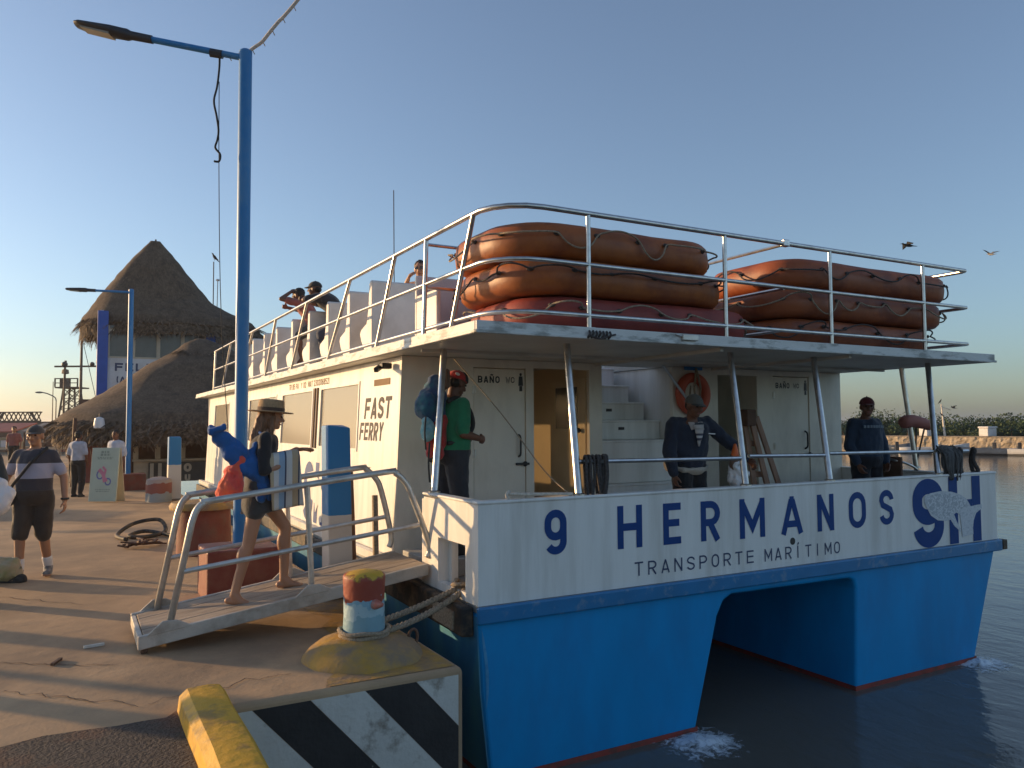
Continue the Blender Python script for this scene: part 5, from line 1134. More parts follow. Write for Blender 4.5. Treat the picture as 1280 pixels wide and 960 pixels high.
# people on the upper deck
b = Body(1.72, dict(pel=(0, -.36, .66), chest=(0, -.20, .90), neck=(0, .0, 1.05), head=(0, .08, 1.16), shR=(.17, -.04, 1.00), elR=(.25, .14, .96), wrR=(.05, .26, 1.00), shL=(-.17, -.04, 1.00), elL=(-.24, .14, .96), wrL=(-.02, .26, 1.00), hipR=(.088, -.36, .62), hipL=(-.088, -.36, .62), knR=(.12, -.08, .46), knL=(-.12, -.08, .46), anR=(.1, -.14, .085), anL=(-.1, -.14, .085)), headrot=(0, 0))
up = person('man in a dark cap leaning on the upper deck rail', (.57, 6.6, 2.60), aim(-.8, .6), b, SK_DARK, HAIR_D, 'cropped', vox=.013, curl=(40, 40))
garment(up, b, 'shirt', cloth('dark_shirt', (.03, .028, .03)), (.1, .95), .8, None, .022); garment(up, b, 'trousers', cloth('jeans', (.05, .06, .09)), (0, .2), None, 1.95, .022); b.cap(up, cloth('black_cap', (.03, .028, .027)))
b = Body(1.66, dict(pel=(0, -.28, .66), chest=(0, -.14, .91), neck=(0, -.02, 1.08), head=(0, .04, 1.20), shR=(.16, -.04, 1.04), elR=(.24, .16, .98), wrR=(.05, .26, 1.00), shL=(-.16, -.04, 1.04), elL=(-.30, .20, 1.10), wrL=(-.08, .14, 1.25), hipR=(.088, -.28, .62), hipL=(-.088, -.28, .62), knR=(.1, .0, .46), knL=(-.1, .0, .46), anR=(.095, -.1, .085), anL=(-.095, -.1, .085)), slim=.95)
up = person('person in a faded red top shading their eyes at the upper deck rail', (.57, 7.8, 2.68), aim(-.75, .66), b, SK_DARK, HAIR_D, 'short', vox=.013, curl=(40, 20))
garment(up, b, 't_shirt', cloth('faded_red', (.33, .10, .075)), (.1, .95), .6, None, .022); garment(up, b, 'shorts', cloth('dark_shorts', (.05, .05, .05)), (0, .2), None, .9, .022)
b = Body(1.70, dict(elR=(.26, .1, 1.2), wrR=(.08, .2, 1.42), elL=(-.26, .0, 1.15), wrL=(-.15, .2, 1.05)), headrot=(.3, -.1))
up = person('person in sunglasses with hand at mouth seated on the upper deck', (1.29, 4.25, 2.15), aim(-.8, -.6), b, SK_TAN, HAIR_D, 'short', vox=.013, curl=(50, 40), lower=False)
garment(up, b, 't_shirt', cloth('brown_tee', (.22, .10, .07)), (.0, .95), .6, None, .022)
m = MB(); m.ellip(b.hp(.033, .095, .008), (.024, .012, .016), b.rot); m.ellip(b.hp(-.033, .095, .008), (.024, .012, .016), b.rot); m.build('sunglasses', M['window_dark'], up, smooth=180)

# people further along the dock
def walker(label, loc, face_dir, shirt, trouser, skin, H=1.65, hair=HAIR_D, pose=None, sleeve=.9, sh=1.97):
    b = Body(H, pose or dict(knR=(.1, .05, .5), anR=(.11, -.04, .085)))
    o = person(label, loc, aim(*face_dir), b, skin, hair, 'short', vox=.02)
    garment(o, b, 'shirt', shirt, (.08, .96), sleeve, None, .026, None, .024); garment(o, b, 'trousers', trouser, (0, .2), None, sh, .026, None, .024); shoes(o, b, M['fabric_dark']); return o
BT = cloth('black_trouser', (.02, .018, .017)); GS = cloth('grey_blue_shirt', (.42, .45, .52)); WS = cloth('pale_blue_shirt', (.50, .54, .62))
walker('man in pale grey shirt and black trousers seen from behind beside the sandwich board', W(-10.35, 18.8), dirw(.1, 1), GS, BT, SK_DARK, 1.56, sleeve=.95)
walker('person in pale blue shirt half hidden between sandwich board and second lamp post', W(-9.45, 18.8), dirw(-.2, -1), WS, BT, SK_DARK, 1.58, sleeve=1.2)
walker('dark clothed person standing in shade under the edge of the thatched roof', W(-13.0, 23.5), dirw(.3, -1), M['fabric_dark'], BT, SK_DARK, 1.68)
walker('distant person in a reddish shirt at the far left by the stalls', W(-19.6, 31), dirw(.3, -1), cloth('dull_red', (.30, .10, .08)), BT, SK_TAN, 1.7)
b = Body(1.7, dict(elL=(-.27, .06, 1.12), wrL=(-.27, .24, .98)), belly=.02)
lp = W(-5.07, 7.45)
o = person('person mostly outside the left edge carrying a white bag', lp, aim(*dirw(.1, -1)), b, SK_TAN, HAIR_D, 'short', curl=(60, 70))
garment(o, b, 'shirt', cloth('dark_green_shirt', (.04, .045, .04)), (.08, .96), .8, None, .024); garment(o, b, 'trousers', BT, (0, .2), None, 1.97, .026); shoes(o, b, M['fabric_dark'])
q = W(-4.79, 7.35, 1.05); m = MB(); m.cone((0, 0, -.10), (0, 0, .04), .12, .10); m.ellip((.03, 0, -.02), (.13, .10, .10)); bg = thing('carrier_bag', 'white plastic bag at the left edge carried by the half seen person', 'bag', q); remesh(m, 'bag_body', M['plastic_white'], bg, .014, 1, .02, 10)
q = W(-5.50, 8.5); bg = thing('duffel_bag', 'beige and green duffel bag lying on the dock at the left edge', 'bag', q, -A)
m = MB(); m.cone((-.3, 0, .16), (.12, 0, .14), .15, .12); m.ellip((.1, 0, .1), (.14, .13, .1)); remesh(m, 'bag_body', cloth('beige_canvas', (.48, .38, .24), dirt=(.15, .22, .06), dscale=3, damt=.8), bg, .014, 1, .03, 8)
m = MB(); m.cone((-.3, 0, .03), (.24, 0, .03), .07, .06); remesh(m, 'bag_base', M['fabric_dark'], bg, .014, 1, .01)
# ------------------------------------------------------------------ thatched buildings
def thatch_roof(name, parent, rings, cv, dk, nst, seed, fr=(0.25, .55)):
    """rings: (z, left, right); cv: depth of the centre line; dk: half depth / half width"""
    rnd = random.Random(seed); n = 56
    def rp(z, l, r, a):
        c, s = math.cos(a), math.sin(a); e = .75
        return Vector(((l+r)/2+(r-l)/2*math.copysign(abs(c)**e, c), cv+(r-l)/2*dk*math.copysign(abs(s)**e, s), z))
    R_ = []
    for i in range(len(rings)-1):
        for k in range(5): t = k/5; R_.append(tuple(rings[i][q]+(rings[i+1][q]-rings[i][q])*t for q in range(3)))
    R_.append(rings[-1]); m = MB(); vs = []
    for i, (z, l, r) in enumerate(R_):
        for j in range(n):
            a = 2*math.pi*j/n; p = rp(z, l, r, a); d = Vector((p.x-(l+r)/2, p.y-cv, 0)); d.normalize() if d.length > 1e-6 else None
            g = noise.noise(p*1.1)*.06+noise.noise(p*3.2)*.05; p += d*g*(.4 if i < 4 else 1)
            if i == len(R_)-1: p.z += noise.noise(Vector((p.x*2.2, p.y*2.2, seed)))*.07
            vs.append(p)
    fs = [(i*n+j, i*n+(j+1) % n, (i+1)*n+(j+1) % n, (i+1)*n+j) for i in range(len(R_)-1) for j in range(n)]
    m.add(vs, fs); o = m.build(name, M['thatch'], parent, smooth=180); o.modifiers.new('t', 'SOLIDIFY').thickness = -.18
    m = MB()
    for q in range(nst):
        edge = q < nst*.35
        i = len(R_)-2 if edge else rnd.randrange(1, len(R_)-1); a = rnd.uniform(0, 2*math.pi); t = rnd.random()
        zlr = [R_[i][k]+(R_[i+1][k]-R_[i][k])*t for k in range(3)]; j = min(i+1, len(R_)-1); zlr2 = R_[j]
        p = rp(*zlr, a); d = rp(*R_[i+1], a+rnd.uniform(-.02, .02))-rp(*R_[i], a)
        if d.length < 1e-4: continue
        d.normalize(); L = rnd.uniform(.35, .9) if not edge else rnd.uniform(*fr)
        if edge: d = (d+Vector((0, 0, -.9))).normalized()
        c = Vector(((zlr[1]+zlr[2])/2, cv, p.z)); nn = (p-c).normalized()
        s = d.cross(nn).normalized()*rnd.uniform(.012, .04); p += nn*.11; e = p+d*L+nn*rnd.uniform(-.02, .06)+s*rnd.uniform(-2, 2)
        m.add([p-s, p+s, e+s*.4, e-s*.4], [(0, 1, 2, 3)])
    st = m.build('straw', M['straw'], o); st['kind'] = 'stuff'
    return o
o = thing('thatched_tower', 'tall white tower house with blue corner columns and a steep thatched roof', 'building')
FV = 29.5
m = MB(); m.box(-1.62, 2.06, FV, FV+.12, 3.0, 4.40); m.box(-1.62, 2.06, FV, FV+.12, 0, 2.999); m.box(-1.9, -1.78, FV+.15, FV+5, 0, 6.3); m.box(2.3, 3.9, FV+1.5, FV+1.6, 0, 6.1); m.box(2.2, 2.3, FV+.15, FV+5, 0, 6.3); m.box(-1.9, 2.3, FV+4.9, FV+5, 0, 6.3); m.build('wall', M['wall_white'], o)
for u in (-1.80, 2.22):
    m = MB(); m.box(u-.19, u+.19, FV-.12, FV+.15, 0, 6.25 if u < 0 else 5.6); m.build('column', M['column_blue'], o, bevel=.01)
for i in range(4):
    u = -1.62+i*.92
    f = MB(); f.box(u, u+.07, FV-.02, FV+.08, 4.401, 5.7); f.box(u+.85, u+.919, FV-.02, FV+.08, 4.401, 5.7); f.box(u+.071, u+.849, FV-.02, FV+.08, 5.46, 5.56); f.box(u+.071, u+.849, FV-.02, FV+.08, 4.401, 4.46); fo = f.build('window_frame', M['trim_cream'], o)
    f = MB(); f.box(u+.071, u+.849, FV+.02, FV+.05, 4.461, 5.459); f.box(u+.071, u+.849, FV+.02, FV+.05, 5.561, 5.7); f.build('pane', M['window_dark'], fo)
m = MB(); text(m, 'FELIZ', -1.35, 3.88, .32, .95, .22, .24, lambda px, py, lf: (px, FV-lf-.002, py)); m.build('sign_lettering', M['letter_navy'], o)
m = MB(); text(m, '(A', -1.28, 3.42, .24, .8, .2, .2, lambda px, py, lf: (px, FV-lf-.002, py)); m.build('small_lettering', M['letter_navy'], o)
thatch_roof('thatched_roof', o, [(9.62, .16, .28), (9.45, .04, .40), (8.8, -.50, .95), (8.3, -.9, 1.32), (7.79, -1.22, 1.72), (6.9, -1.85, 2.45), (6.45, -2.1, 3.3), (6.08, -2.38, 4.15), (5.76, -2.42, 4.5)], 31.8, .74, 15000, 1, (.15, .5))
m = MB(); m.tube([(.21, 31.8, 9.5), (.24, 31.8, 9.82)], .04, 6); m.build('finial', M['straw'], o)
o = thing('thatched_kiosk', 'low kiosk under a wide thatched roof on the dock', 'building')
thatch_roof('thatched_roof', o, [(4.45, .9, 1.1), (4.30, .6, 1.5), (3.92, .10, 2.2), (3.50, -.59, 2.9), (2.97, -1.27, 3.6), (2.60, -1.82, 4.1), (2.14, -2.58, 4.9), (1.90, -3.0, 5.3), (1.66, -3.2, 5.5), (1.50, -3.18, 5.48)], 22.9, .80, 15000, 2, (.2, .5))
KV = 20.5
m = MB(); m.box(-1.15, 4.5, KV, KV+.1, 0, .62); m.build('counter_wall', M['trim_cream'], o)
m = MB(); m.box(-1.2, 4.55, KV-.15, KV+.3, .621, .68); m.build('counter', M['trim_cream'], o, bevel=.01)
for u in (-1.1, -.50, .2, 1.4, 2.8, 4.4):
    m = MB(); m.box(u-.07, u+.07, KV-.02, KV+.12, .681, 2.3); m.build('column', M['trim_cream'], o, bevel=.01)
m = MB(); m.box(-2.6, 4.6, 25.0, 25.1, 0, 2.6); m.build('back_wall', M['brown_wall'], o)
m = MB(); m.box(-2.55, -1.3, KV+.8, KV+.9, 0, 2.0); m.build('side_panel', M['shed_red'], o)
m = MB(); m.box(-.75, 1.9, KV-.10, KV-.03, 0, .585); m.build('dark_front', M['dark_inside'], o)
m = MB(); text(m, '0', .22, .28, .26, .85, .2, .3, lambda px, py, lf: (px, KV-.10-lf, py)); text(m, 'U', .25, -.0, .2, .8, .2, .3, lambda px, py, lf: (px, KV-.10-lf, py)); m.build('front_lettering', M['trim_cream'], o)
for u in (-1.9, -.72, -.5):
    m = MB(); m.box(u, u+.10, KV-.16, KV-.105, 0, .56); m.build('leg', M['trim_cream'], o)
m = MB(); m.tube([(-2.75, 19.6, 0), (-2.7, 19.6, 1.9)], .05, 8); m.build('roof_post', M['wood_dark'], o, smooth=40)
m = MB(); m.tube([(-1.3, 19.8, 0), (-1.3, 19.8, 2.4)], .06, 8); m.build('roof_post', M['wood_dark'], o, smooth=40)
p = W(-11.75, 22.4); o = thing('lantern', 'white lantern hanging under the left edge of the thatched kiosk roof', 'lantern', (p.x, p.y, 1.62))
m = MB(); m.lathe([(.02, .32), (.12, .28), (.15, .1), (.14, 0), (.05, -.02)], 12); m.build('shade', M['plastic_white'], o, smooth=50)
m = MB(); m.tube([(0, 0, .3), (0, 0, .42)], .01, 5); m.build('cord', M['lamp_dark'], o)

# ------------------------------------------------------------------ masts, pylons and sheds on the left skyline
def mast(name, label, x, y, h, r, cat='pole', mat=None): 
    p = W(x, y); o = thing(name, label, cat, p); m = MB(); m.tube([(0, 0, 0), (0, 0, h)], [r, r*.6], 8); m.build('pole', mat or M['truss'], o, smooth=40); return o
CX = Vector((CA, -SA, 0))   # rightwards in the photograph
o = mast('camera_pole', 'slender pole with a small dark camera on top left of the tower house', -30.2, 55, 8.4, .12)
m = MB(); m.box(-.16, .16, -.2, .2, 8.3, 8.9); m.box(-.3, .05, -.1, .1, 8.6, 8.75); m.build('camera_head', M['lamp_dark'], o, bevel=.05)
m = MB(); m.tube([(0, 0, 8), (1.3, -.8, 2)], .02, 4); m.build('guy_wire', M['lamp_dark'], o)
o = mast('utility_frame', 'T-shaped steel utility frame beside the lattice tower', -31.65, 55.5, 5.9, .09, 'mast')
m = MB(); m.tube([CX*-.7+Vector((0, 0, 5.95)), CX*2.45+Vector((0, 0, 5.95))], .07, 6); m.tube([CX*2.4+Vector((0, 0, 6.2)), CX*2.4+Vector((0, 0, 2.5))], .12, 6); m.build('cross_bar', M['truss'], o)
m = MB(); m.ellip(CX*1.95+Vector((0, 0, 6.1)), (.16, .16, .16)); m.ellip(CX*2.4+Vector((0, 0, 6.25)), (.18, .18, .2)); m.ellip(Vector((0, 0, 6.1)), (.2, .2, .2)); m.build('fixture', M['lamp_dark'], o, smooth=180)
p = W(-33.6, 60); o = thing('lattice_tower', 'steel lattice tower with a railed platform and light on top', 'tower', p, -A)
hb, ht, H_ = .85, .42, 4.6
for sx in (-1, 1):
    for sy in (-1, 1): m = MB(); m.beam((sx*hb, sy*hb, 0), (sx*ht, sy*ht, H_), .10, .10); m.build('leg', M['truss'], o)
for i in range(6):
    z0, z1 = H_*i/6, H_*(i+1)/6; w0 = hb+(ht-hb)*i/6; w1 = hb+(ht-hb)*(i+1)/6
    m = MB()
    for s in (-1, 1):
        m.beam((-w0, s*w0, z0), (w1, s*w1, z1), .05, .05); m.beam((w0, s*w0, z0), (-w1, s*w1, z1), .05, .05); m.beam((-w1, s*w1, z1), (w1, s*w1, z1), .05, .05)
        m.beam((s*w0, -w0, z0), (s*w1, w1, z1), .05, .05)
    m.build('bracing', M['truss'], o)
m = MB(); m.box(-.85, .85, -.85, .85, H_, H_+.1); 
for q in (-.85, -.28, .28, .85): m.box(q-.04, q+.04, -.85, -.77, H_+.1, H_+.75)
m.box(-.85, .85, -.85, -.79, H_+.68, H_+.76); m.box(-.85, .85, -.85, -.79, H_+.36, H_+.42); m.build('platform', M['truss'], o)
m = MB(); m.box(-.8, -.3, -.3, .3, H_+.1, H_+.75); m.build('box', M['truss'], o)
m = MB(); m.lathe([(.05, .76), (.05, 1.1), (.26, 1.15), (.22, 1.45), (.05, 1.5), (.05, 1.9), (.1, 1.95), (.08, 2.15)], 10, (-.55, 0, H_)); m.build('beacon', M['truss'], o, smooth=50)
o = mast('street_lamp', 'thin curved street lamp far off against the pale sky at the left', -31.9, 55, 3.6, .05, 'street lamp')
m = MB(); m.tube(smoothpath([Vector((0, 0, 3.5)), CX*-.1+Vector((0, 0, 3.75)), CX*-.6+Vector((0, 0, 4.0)), CX*-1.0+Vector((0, 0, 4.1))], 4), .04, 6); m.ellip(CX*-1.2+Vector((0, 0, 4.1)), (.26, .2, .07)); m.build('lamp_head', M['shed_grey'], o, smooth=180)
mast('whip_pole', 'thin vertical pole next to the lattice tower', -33.6, 57.5, 5.0, .04)
p = W(-34.6, 55); o = thing('truss_gantry', 'low shed with a brown lattice truss along its roof at the far left', 'building', p, -A)
m = MB(); m.box(-6, 3.0, 0, 3, -.05, 1.25); m.build('wall', M['shed_grey'], o)
m = MB(); m.box(-6, 1.6, -.1, .1, 2.02, 2.14); m.box(-6, 1.7, -.1, .1, 2.68, 2.76); m.box(-6, 1.2, -.12, .12, 1.30, 1.95); m.build('girder', M['truss'], o)
for i in range(24):
    x = -6+i*.32; m = MB(); m.beam((x, 0, 2.08), (x+.32, 0, 2.72), .05, .06); m.beam((x+.32, 0, 2.08), (x, 0, 2.72), .05, .06); m.build('lattice', M['truss'], o)
m = MB(); m.beam((-.9, 0, 2.72), (-1.6, 0, 1.9), .12, .12); m.beam((.9, 0, 2.72), (1.5, 0, 1.9), .12, .12); m.build('strut', M['truss'], o)
p = W(-33, 50); o = thing('long_shed', 'long low grey shed behind the man in the striped T-shirt', 'building', p, -A)
m = MB(); m.box(-8, 9, 0, 4, 0, 1.9); m.build('wall', M['shed_grey'], o)
m = MB(); m.prism([(-8.3, -.4, 1.9), (-8.3, 4.4, 1.9), (-8.3, 4.4, 2.02), (-8.3, -.4, 2.02)], (17.6, 0, 0)); m.build('roof', M['truss'], o)
for i in range(8):
    m = MB(); m.box(-7.6+i*2.0, -6.4+i*2.0, -.06, -.002, .1, 1.6); m.build('door', M[('brown_wall', 'shed_grey', 'shed_red', 'trim_cream')[i % 4]], o)
for i, (x, y, mt, lab) in enumerate(((-21.5, 33, 'shed_red', 'market stall with a dull red awning at the far left edge'), (-19.0, 33, 'shed_grey', 'market stall with a grey awning behind the man in the striped T-shirt'), (-17.2, 34, 'brown_wall', 'market stall with a brown awning left of the thatched kiosk'))):
    o = thing('market_stall', lab, 'stall', W(x, y), -A, 'market stalls at the far end of the dock')
    m = MB(); m.hexa([(-1.1, -.8, 1.45), (1.1, -.8, 1.45), (1.1, .8, 1.8), (-1.1, .8, 1.8), (-1.1, -.8, 1.5), (1.1, -.8, 1.5), (1.1, .8, 1.85), (-1.1, .8, 1.85)]); m.build('awning', M[mt], o)
    for sx in (-1, 1):
        for sy in (-.7, .7): m = MB(); m.tube([(sx, sy, 0), (sx, sy, 1.5)], .04, 6); m.build('leg', M['truss'], o)
    m = MB(); m.box(-1, 1, -.6, .6, .75, .85); m.build('table', M['trim_cream'], o)
    rnd = random.Random(i)
    for q in range(6):
        m = MB(); x_ = -.85+q*.31; m.box(x_, x_+.24, -.5, .2, .851, .95+rnd.random()*.3); m.build('goods', M[rnd.choice(('shed_red', 'plastic_white', 'sign_green', 'brown_wall', 'post_blue'))], o, bevel=.02)
# out along the quay beside the photographer: more lamp posts and people whose long shadows cross the ground
q = W(-12.6, 8.15); lamp_post('blue lamp post standing on the quay left of the photographer', q.x, q.y, 5.4, 1.7, .1, math.atan2(camx.y, camx.x))
q = W(-7.9, 6.25); walker('person in a pale blue shirt standing on the quay left of the photographer', q, dirw(.3, .9), WS, BT, SK_DARK, 1.68)
q = W(-10.6, 8.3); walker('person in a pale grey shirt standing on the quay left of the photographer', q, dirw(.3, .9), GS, BT, SK_TAN, 1.72)
q = W(-15.5, 16.5); o = thing('market_stall', 'market stall with a blue awning out on the quay', 'stall', q, -A, 'market stalls at the far end of the dock')
m = MB(); m.hexa([(-2.2, -.9, 1.5), (2.2, -.9, 1.5), (2.2, .9, 1.9), (-2.2, .9, 1.9), (-2.2, -.9, 1.56), (2.2, -.9, 1.56), (2.2, .9, 1.96), (-2.2, .9, 1.96)]); m.build('awning', M['post_blue'], o)
for sx in (-2.1, 2.1):
    for sy in (-.8, .8): m = MB(); m.tube([(sx, sy, 0), (sx, sy, 1.6)], .04, 6); m.build('leg', M['truss'], o)
m = MB(); m.box(-2.1, 2.1, -.7, .7, 0, .9); m.build('counter', M['shed_grey'], o)

# ------------------------------------------------------------------ far shore
o = thing('sea_wall', 'long sunlit rubble stone sea wall across the water', 'wall')
rnd = random.Random(11); H0, H1 = -1.4, .40
m = MB(); m.hexa([far_pt(-60, .25, H0), far_pt(120, .25, H0), far_pt(120, 1.6, H0), far_pt(-60, 1.6, H0), far_pt(-60, .25, H1-.06), far_pt(120, .25, H1-.06), far_pt(120, 1.6, H1-.06), far_pt(-60, 1.6, H1-.06)]); m.build('wall_core', M['sea_stone'], o)
m = MB(); m.hexa([far_pt(-60, .05, H1-.05), far_pt(120, .05, H1-.05), far_pt(120, 1.7, H1-.05), far_pt(-60, 1.7, H1-.05), far_pt(-60, .05, H1+.03), far_pt(120, .05, H1+.03), far_pt(120, 1.7, H1+.03), far_pt(-60, 1.7, H1+.03)]); m.build('coping', M['concrete'], o)
m = MB(); NS, NZ = 420, 12; vs = []
for i in range(NS+1):
    for k in range(NZ+1):
        s = -10+70*i/NS; z = H0+(H1-.06-H0)*k/NZ; q = Vector((s*2.2, z*2.6, 4)); g = noise.noise(q)*.10+noise.noise(q*2.1)*.07+abs(noise.noise(q*.6))*.12
        vs.append(far_pt(s+noise.noise(q*1.7)*.05, .02+g+(1-k/NZ)*-.05, z))
m.add(vs, [(i*(NZ+1)+k, i*(NZ+1)+k+1, (i+1)*(NZ+1)+k+1, (i+1)*(NZ+1)+k) for i in range(NS) for k in range(NZ)])
m.build('stone_face', M['sea_stone'], o)
for i, (s_, hh, w_, lab) in enumerate(((11.2, 1.0, 1.1, 'small pale concrete box standing on the sea wall'), (16.2, .85, 1.3, 'second pale concrete box standing on the sea wall further right'), (21.5, .5, 2.6, 'low pale upturned boat shape on the sea wall at the right edge'))):
    p = Vector(far_pt(s_, .6, H1+.03)); o = MB(); o.box(-w_/2, w_/2, -.4, .4, 0, hh*.82); o.box(-w_/2-.06, w_/2+.06, -.46, .46, hh*.821, hh)
    q = o.build('wall_box', M['wall_white'], bevel=.05); q.location = p; q.rotation_euler.z = 0; tag(q, lab, 'box')
def skiff(label, s, off, L, mat, seed, rz):
    p = Vector(far_pt(s, off, WZ)); o = thing('skiff', label, 'boat', p, rz, 'skiffs moored along the sea wall')
    m = MB(); secs = []
    for i in range(9):
        t = i/8; w_ = .75*(1-max(0, t-.45)**2*3.2); w_ = max(.04, w_); zt = .55+.5*max(0, t-.4)**1.6*1.8
        secs.append([(t*L-L/2, -w_, zt), (t*L-L/2, -w_*.85, .12+.1*t), (t*L-L/2, 0, -.15+.25*max(0, t-.6)), (t*L-L/2, w_*.85, .12+.1*t), (t*L-L/2, w_, zt)])
    vs = [v for s_ in secs for v in s_]; m.add(vs, [(i*5+j, i*5+j+1, (i+1)*5+j+1, (i+1)*5+j) for i in range(8) for j in range(4)]+[(0, 1, 2, 3, 4)])
    h_ = m.build('hull', mat, o, smooth=40); h_.modifiers.new('t', 'SOLIDIFY').thickness = .06
    for t in (.25, .5, .7): m = MB(); m.box(t*L-L/2-.12, t*L-L/2+.12, -.6, .6, .42, .47); m.build('thwart', M['skiff_white'], o)
    m = MB(); m.box(-L/2-.3, -L/2-.02, -.16, .16, .2, 1.05); m.box(-L/2-.2, -L/2-.1, -.08, .08, -.3, .2); m.build('outboard', M['lamp_dark'], o, bevel=.04)
    return o
ang = math.atan2((wallB-wallA).y, (wallB-wallA).x)
skiff('white open skiff moored by the sea wall just right of the ferry', 12.8, -2.2, 5.5, M['skiff_white'], 1, ang+.5)
skiff('dark open skiff moored by the sea wall at the right edge', 16.2, -3.0, 6.2, M['skiff_dark'], 2, ang+math.pi+.25)
skiff('dark blue skiff moored behind the red rolled canvas', 8.3, -1.6, 5, M['skiff_dark'], 3, ang)
skiff('pale skiff moored at the far right edge of the picture', 20.5, -2.2, 5.5, M['skiff_white'], 4, ang+.1)
# mangrove belt
rnd = random.Random(21); m = MB()
def belt_h(s): return 1.6
crowns = []
s = -45
while s < 75:
    for row in range(3):
        big = rnd.random() < .16
        crowns.append((s+rnd.uniform(-.6, .6), 4.5+row*3.2+rnd.uniform(-1, 1), rnd.uniform(.75, 1.35)*(1.35 if big else 1), rnd.uniform(.75, 1.55)+row*.16+(.5 if big else 0)))
    s += 1.15
crowns.append((3.2, 6, 1.5, 2.3)); crowns.append((4.6, 6, 1.2, 1.9))
for cs, co_, cr, cz in crowns:
    seed_ = Vector((cs, co_, 0))
    for k in range(230 if co_ < 8 else 130):
        d = Vector((rnd.gauss(0, 1), rnd.gauss(0, 1), rnd.gauss(0, .8))).normalized(); g = 1+noise.noise(d*1.8+seed_)*.45
        q = d*cr*g*rnd.uniform(.72, 1.02); z = cz+q.z*.62
        if z < -.1: z = rnd.uniform(-.1, .7)
        p = Vector(far_pt(cs+q.x, co_+q.y, z))
        a = Vector((rnd.gauss(0, 1), rnd.gauss(0, 1), rnd.gauss(0, 1))).normalized()*rnd.uniform(.07, .13); b_ = a.cross(Vector((rnd.gauss(0, 1), rnd.gauss(0, 1), rnd.gauss(0, 1)))).normalized()*rnd.uniform(.05, .09)
        m.add([p-a, p+b_, p+a, p-b_], [(0, 1, 2, 3)])
tag(m.build('mangrove_belt', M['leaf']), 'dark green belt of mangrove trees behind the sea wall', 'trees', kind='stuff')
m = MB()
for k in range(260):
    s = rnd.uniform(-45, 75); off = rnd.uniform(5, 16); p = Vector(far_pt(s, off, 0)); h_ = belt_h(s)*.8; m.tube([p, p+Vector((rnd.uniform(-.3, .3), rnd.uniform(-.3, .3), h_))], [.07, .03], 5)
tag(m.build('mangrove_stems', M['wood_dark']), 'thin stems of the mangrove trees behind the sea wall', 'trees', kind='stuff')
for i in range(16):
    s = -30+i*5.5; p = Vector(far_pt(s, 11, -.1)); m = MB()
    m.ellip((0, 0, .6), (4.2, 3.6, .95), None, 14, 8); m.v = [tuple(Vector(v)+Vector((noise.noise(Vector(v)*.8+p), noise.noise(Vector(v)*.8-p), noise.noise(Vector(v)*1.1+p*2)))*.45) for v in m.v]
    if i == 0: mass = m
    # inner foliage mass that keeps the belt opaque
    q = m.build('mangrove_thicket', M['leaf'], smooth=180); q.location = p; tag(q, 'dense inner foliage of the mangrove belt', 'trees', 'mangrove thickets', 'stuff')

# ------------------------------------------------------------------ birds
def bird(label, loc, rz, pose, s, mat, group='seabirds'):
    o = thing('bird', label, 'bird', loc, rz, group)
    m = MB(); up = pose == 'perched'; tl = .75 if up else .1
    rot = Matrix.Rotation(tl if up else .12, 3, 'X')
    def T(x, y, z): return rot @ Vector((x, y, z))*s
    m.loft([(T(0, -.52, .0), T(.05, 0, 0), T(0, 0, .012)), (T(0, -.30, 0), T(.045, 0, 0), T(0, 0, .03)), (T(0, -.12, 0), T(.09, 0, 0), T(0, 0, .085)), (T(0, .08, .01), T(.10, 0, 0), T(0, 0, .10)), (T(0, .24, .04), T(.055, 0, 0), T(0, 0, .06)), (T(0, .32, .08), T(.05, 0, 0), T(0, 0, .055)), (T(0, .38, .08), T(.03, 0, 0), T(0, 0, .03))], 10)
    m.cone(T(0, .37, .075), T(0, .50, .05), .018*s, .006*s, 6); m.build('body', mat, o, smooth=60)
    for q in (-1, 1):
        m = MB()
        if up: pts = [(q*.10, .14, .04), (q*.13, -.05, -.02), (q*.07, -.40, -.0), (q*.02, -.38, .05), (q*.06, .1, .09)]
        elif pose == 'down': pts = [(q*.06, .14, .05), (q*.40, .22, .13), (q*.85, .02, -.10), (q*.62, -.08, .02), (q*.36, -.02, .08), (q*.06, -.12, .03)]
        else: pts = [(q*.06, .14, .05), (q*.40, .24, .26), (q*.95, .0, .34), (q*.64, -.06, .27), (q*.36, -.0, .20), (q*.06, -.12, .03)]
        th = Vector((0, 0, .016*s)); P = [T(*p_) for p_ in pts]; m.prism(P, th); m.build('wing', mat, o)
    if up:
        m = MB(); m.tube([T(.03, .0, -.08), Vector((.03*s, .02*s, -.22*s))], .01*s, 5); m.tube([T(-.03, .0, -.08), Vector((-.03*s, .02*s, -.22*s))], .01*s, 5); m.build('feet', mat, o)
    return o
bird('large dark seabird gliding above the right end of the upper deck rail', W(15.2, 29.8, 8.42), -A+1.45, 'down', .62, M['bird_dark'])
bird('small pale seabird flying further off at the upper right', W(30.8, 50, 12.4), -A+.3, 'up', .75, M['bird_grey'])
bp = W(-15.28, 40); o = thing('bird_mast', 'thin double mast with a bird perched on it right of the tower house roof', 'mast', bp)
m = MB(); m.tube([(0, 0, 0), (0, 0, 10.1)], .028, 6); m.tube([tuple(CX*.10), tuple(CX*.22+Vector((0, 0, 9.1)))], .02, 6); m.build('mast_tube', M['lamp_dark'], o)
m = MB(); m.ellip(tuple(CX*.22+Vector((0, 0, 9.15))), (.10, .10, .06)); m.build('anemometer', M['plastic_white'], o, smooth=180)
bird('dark bird perched on the thin mast beside the tower house roof', bp+Vector((0, 0, 10.32))+CX*.05, -A+1.2, 'perched', .72, M['bird_dark'])
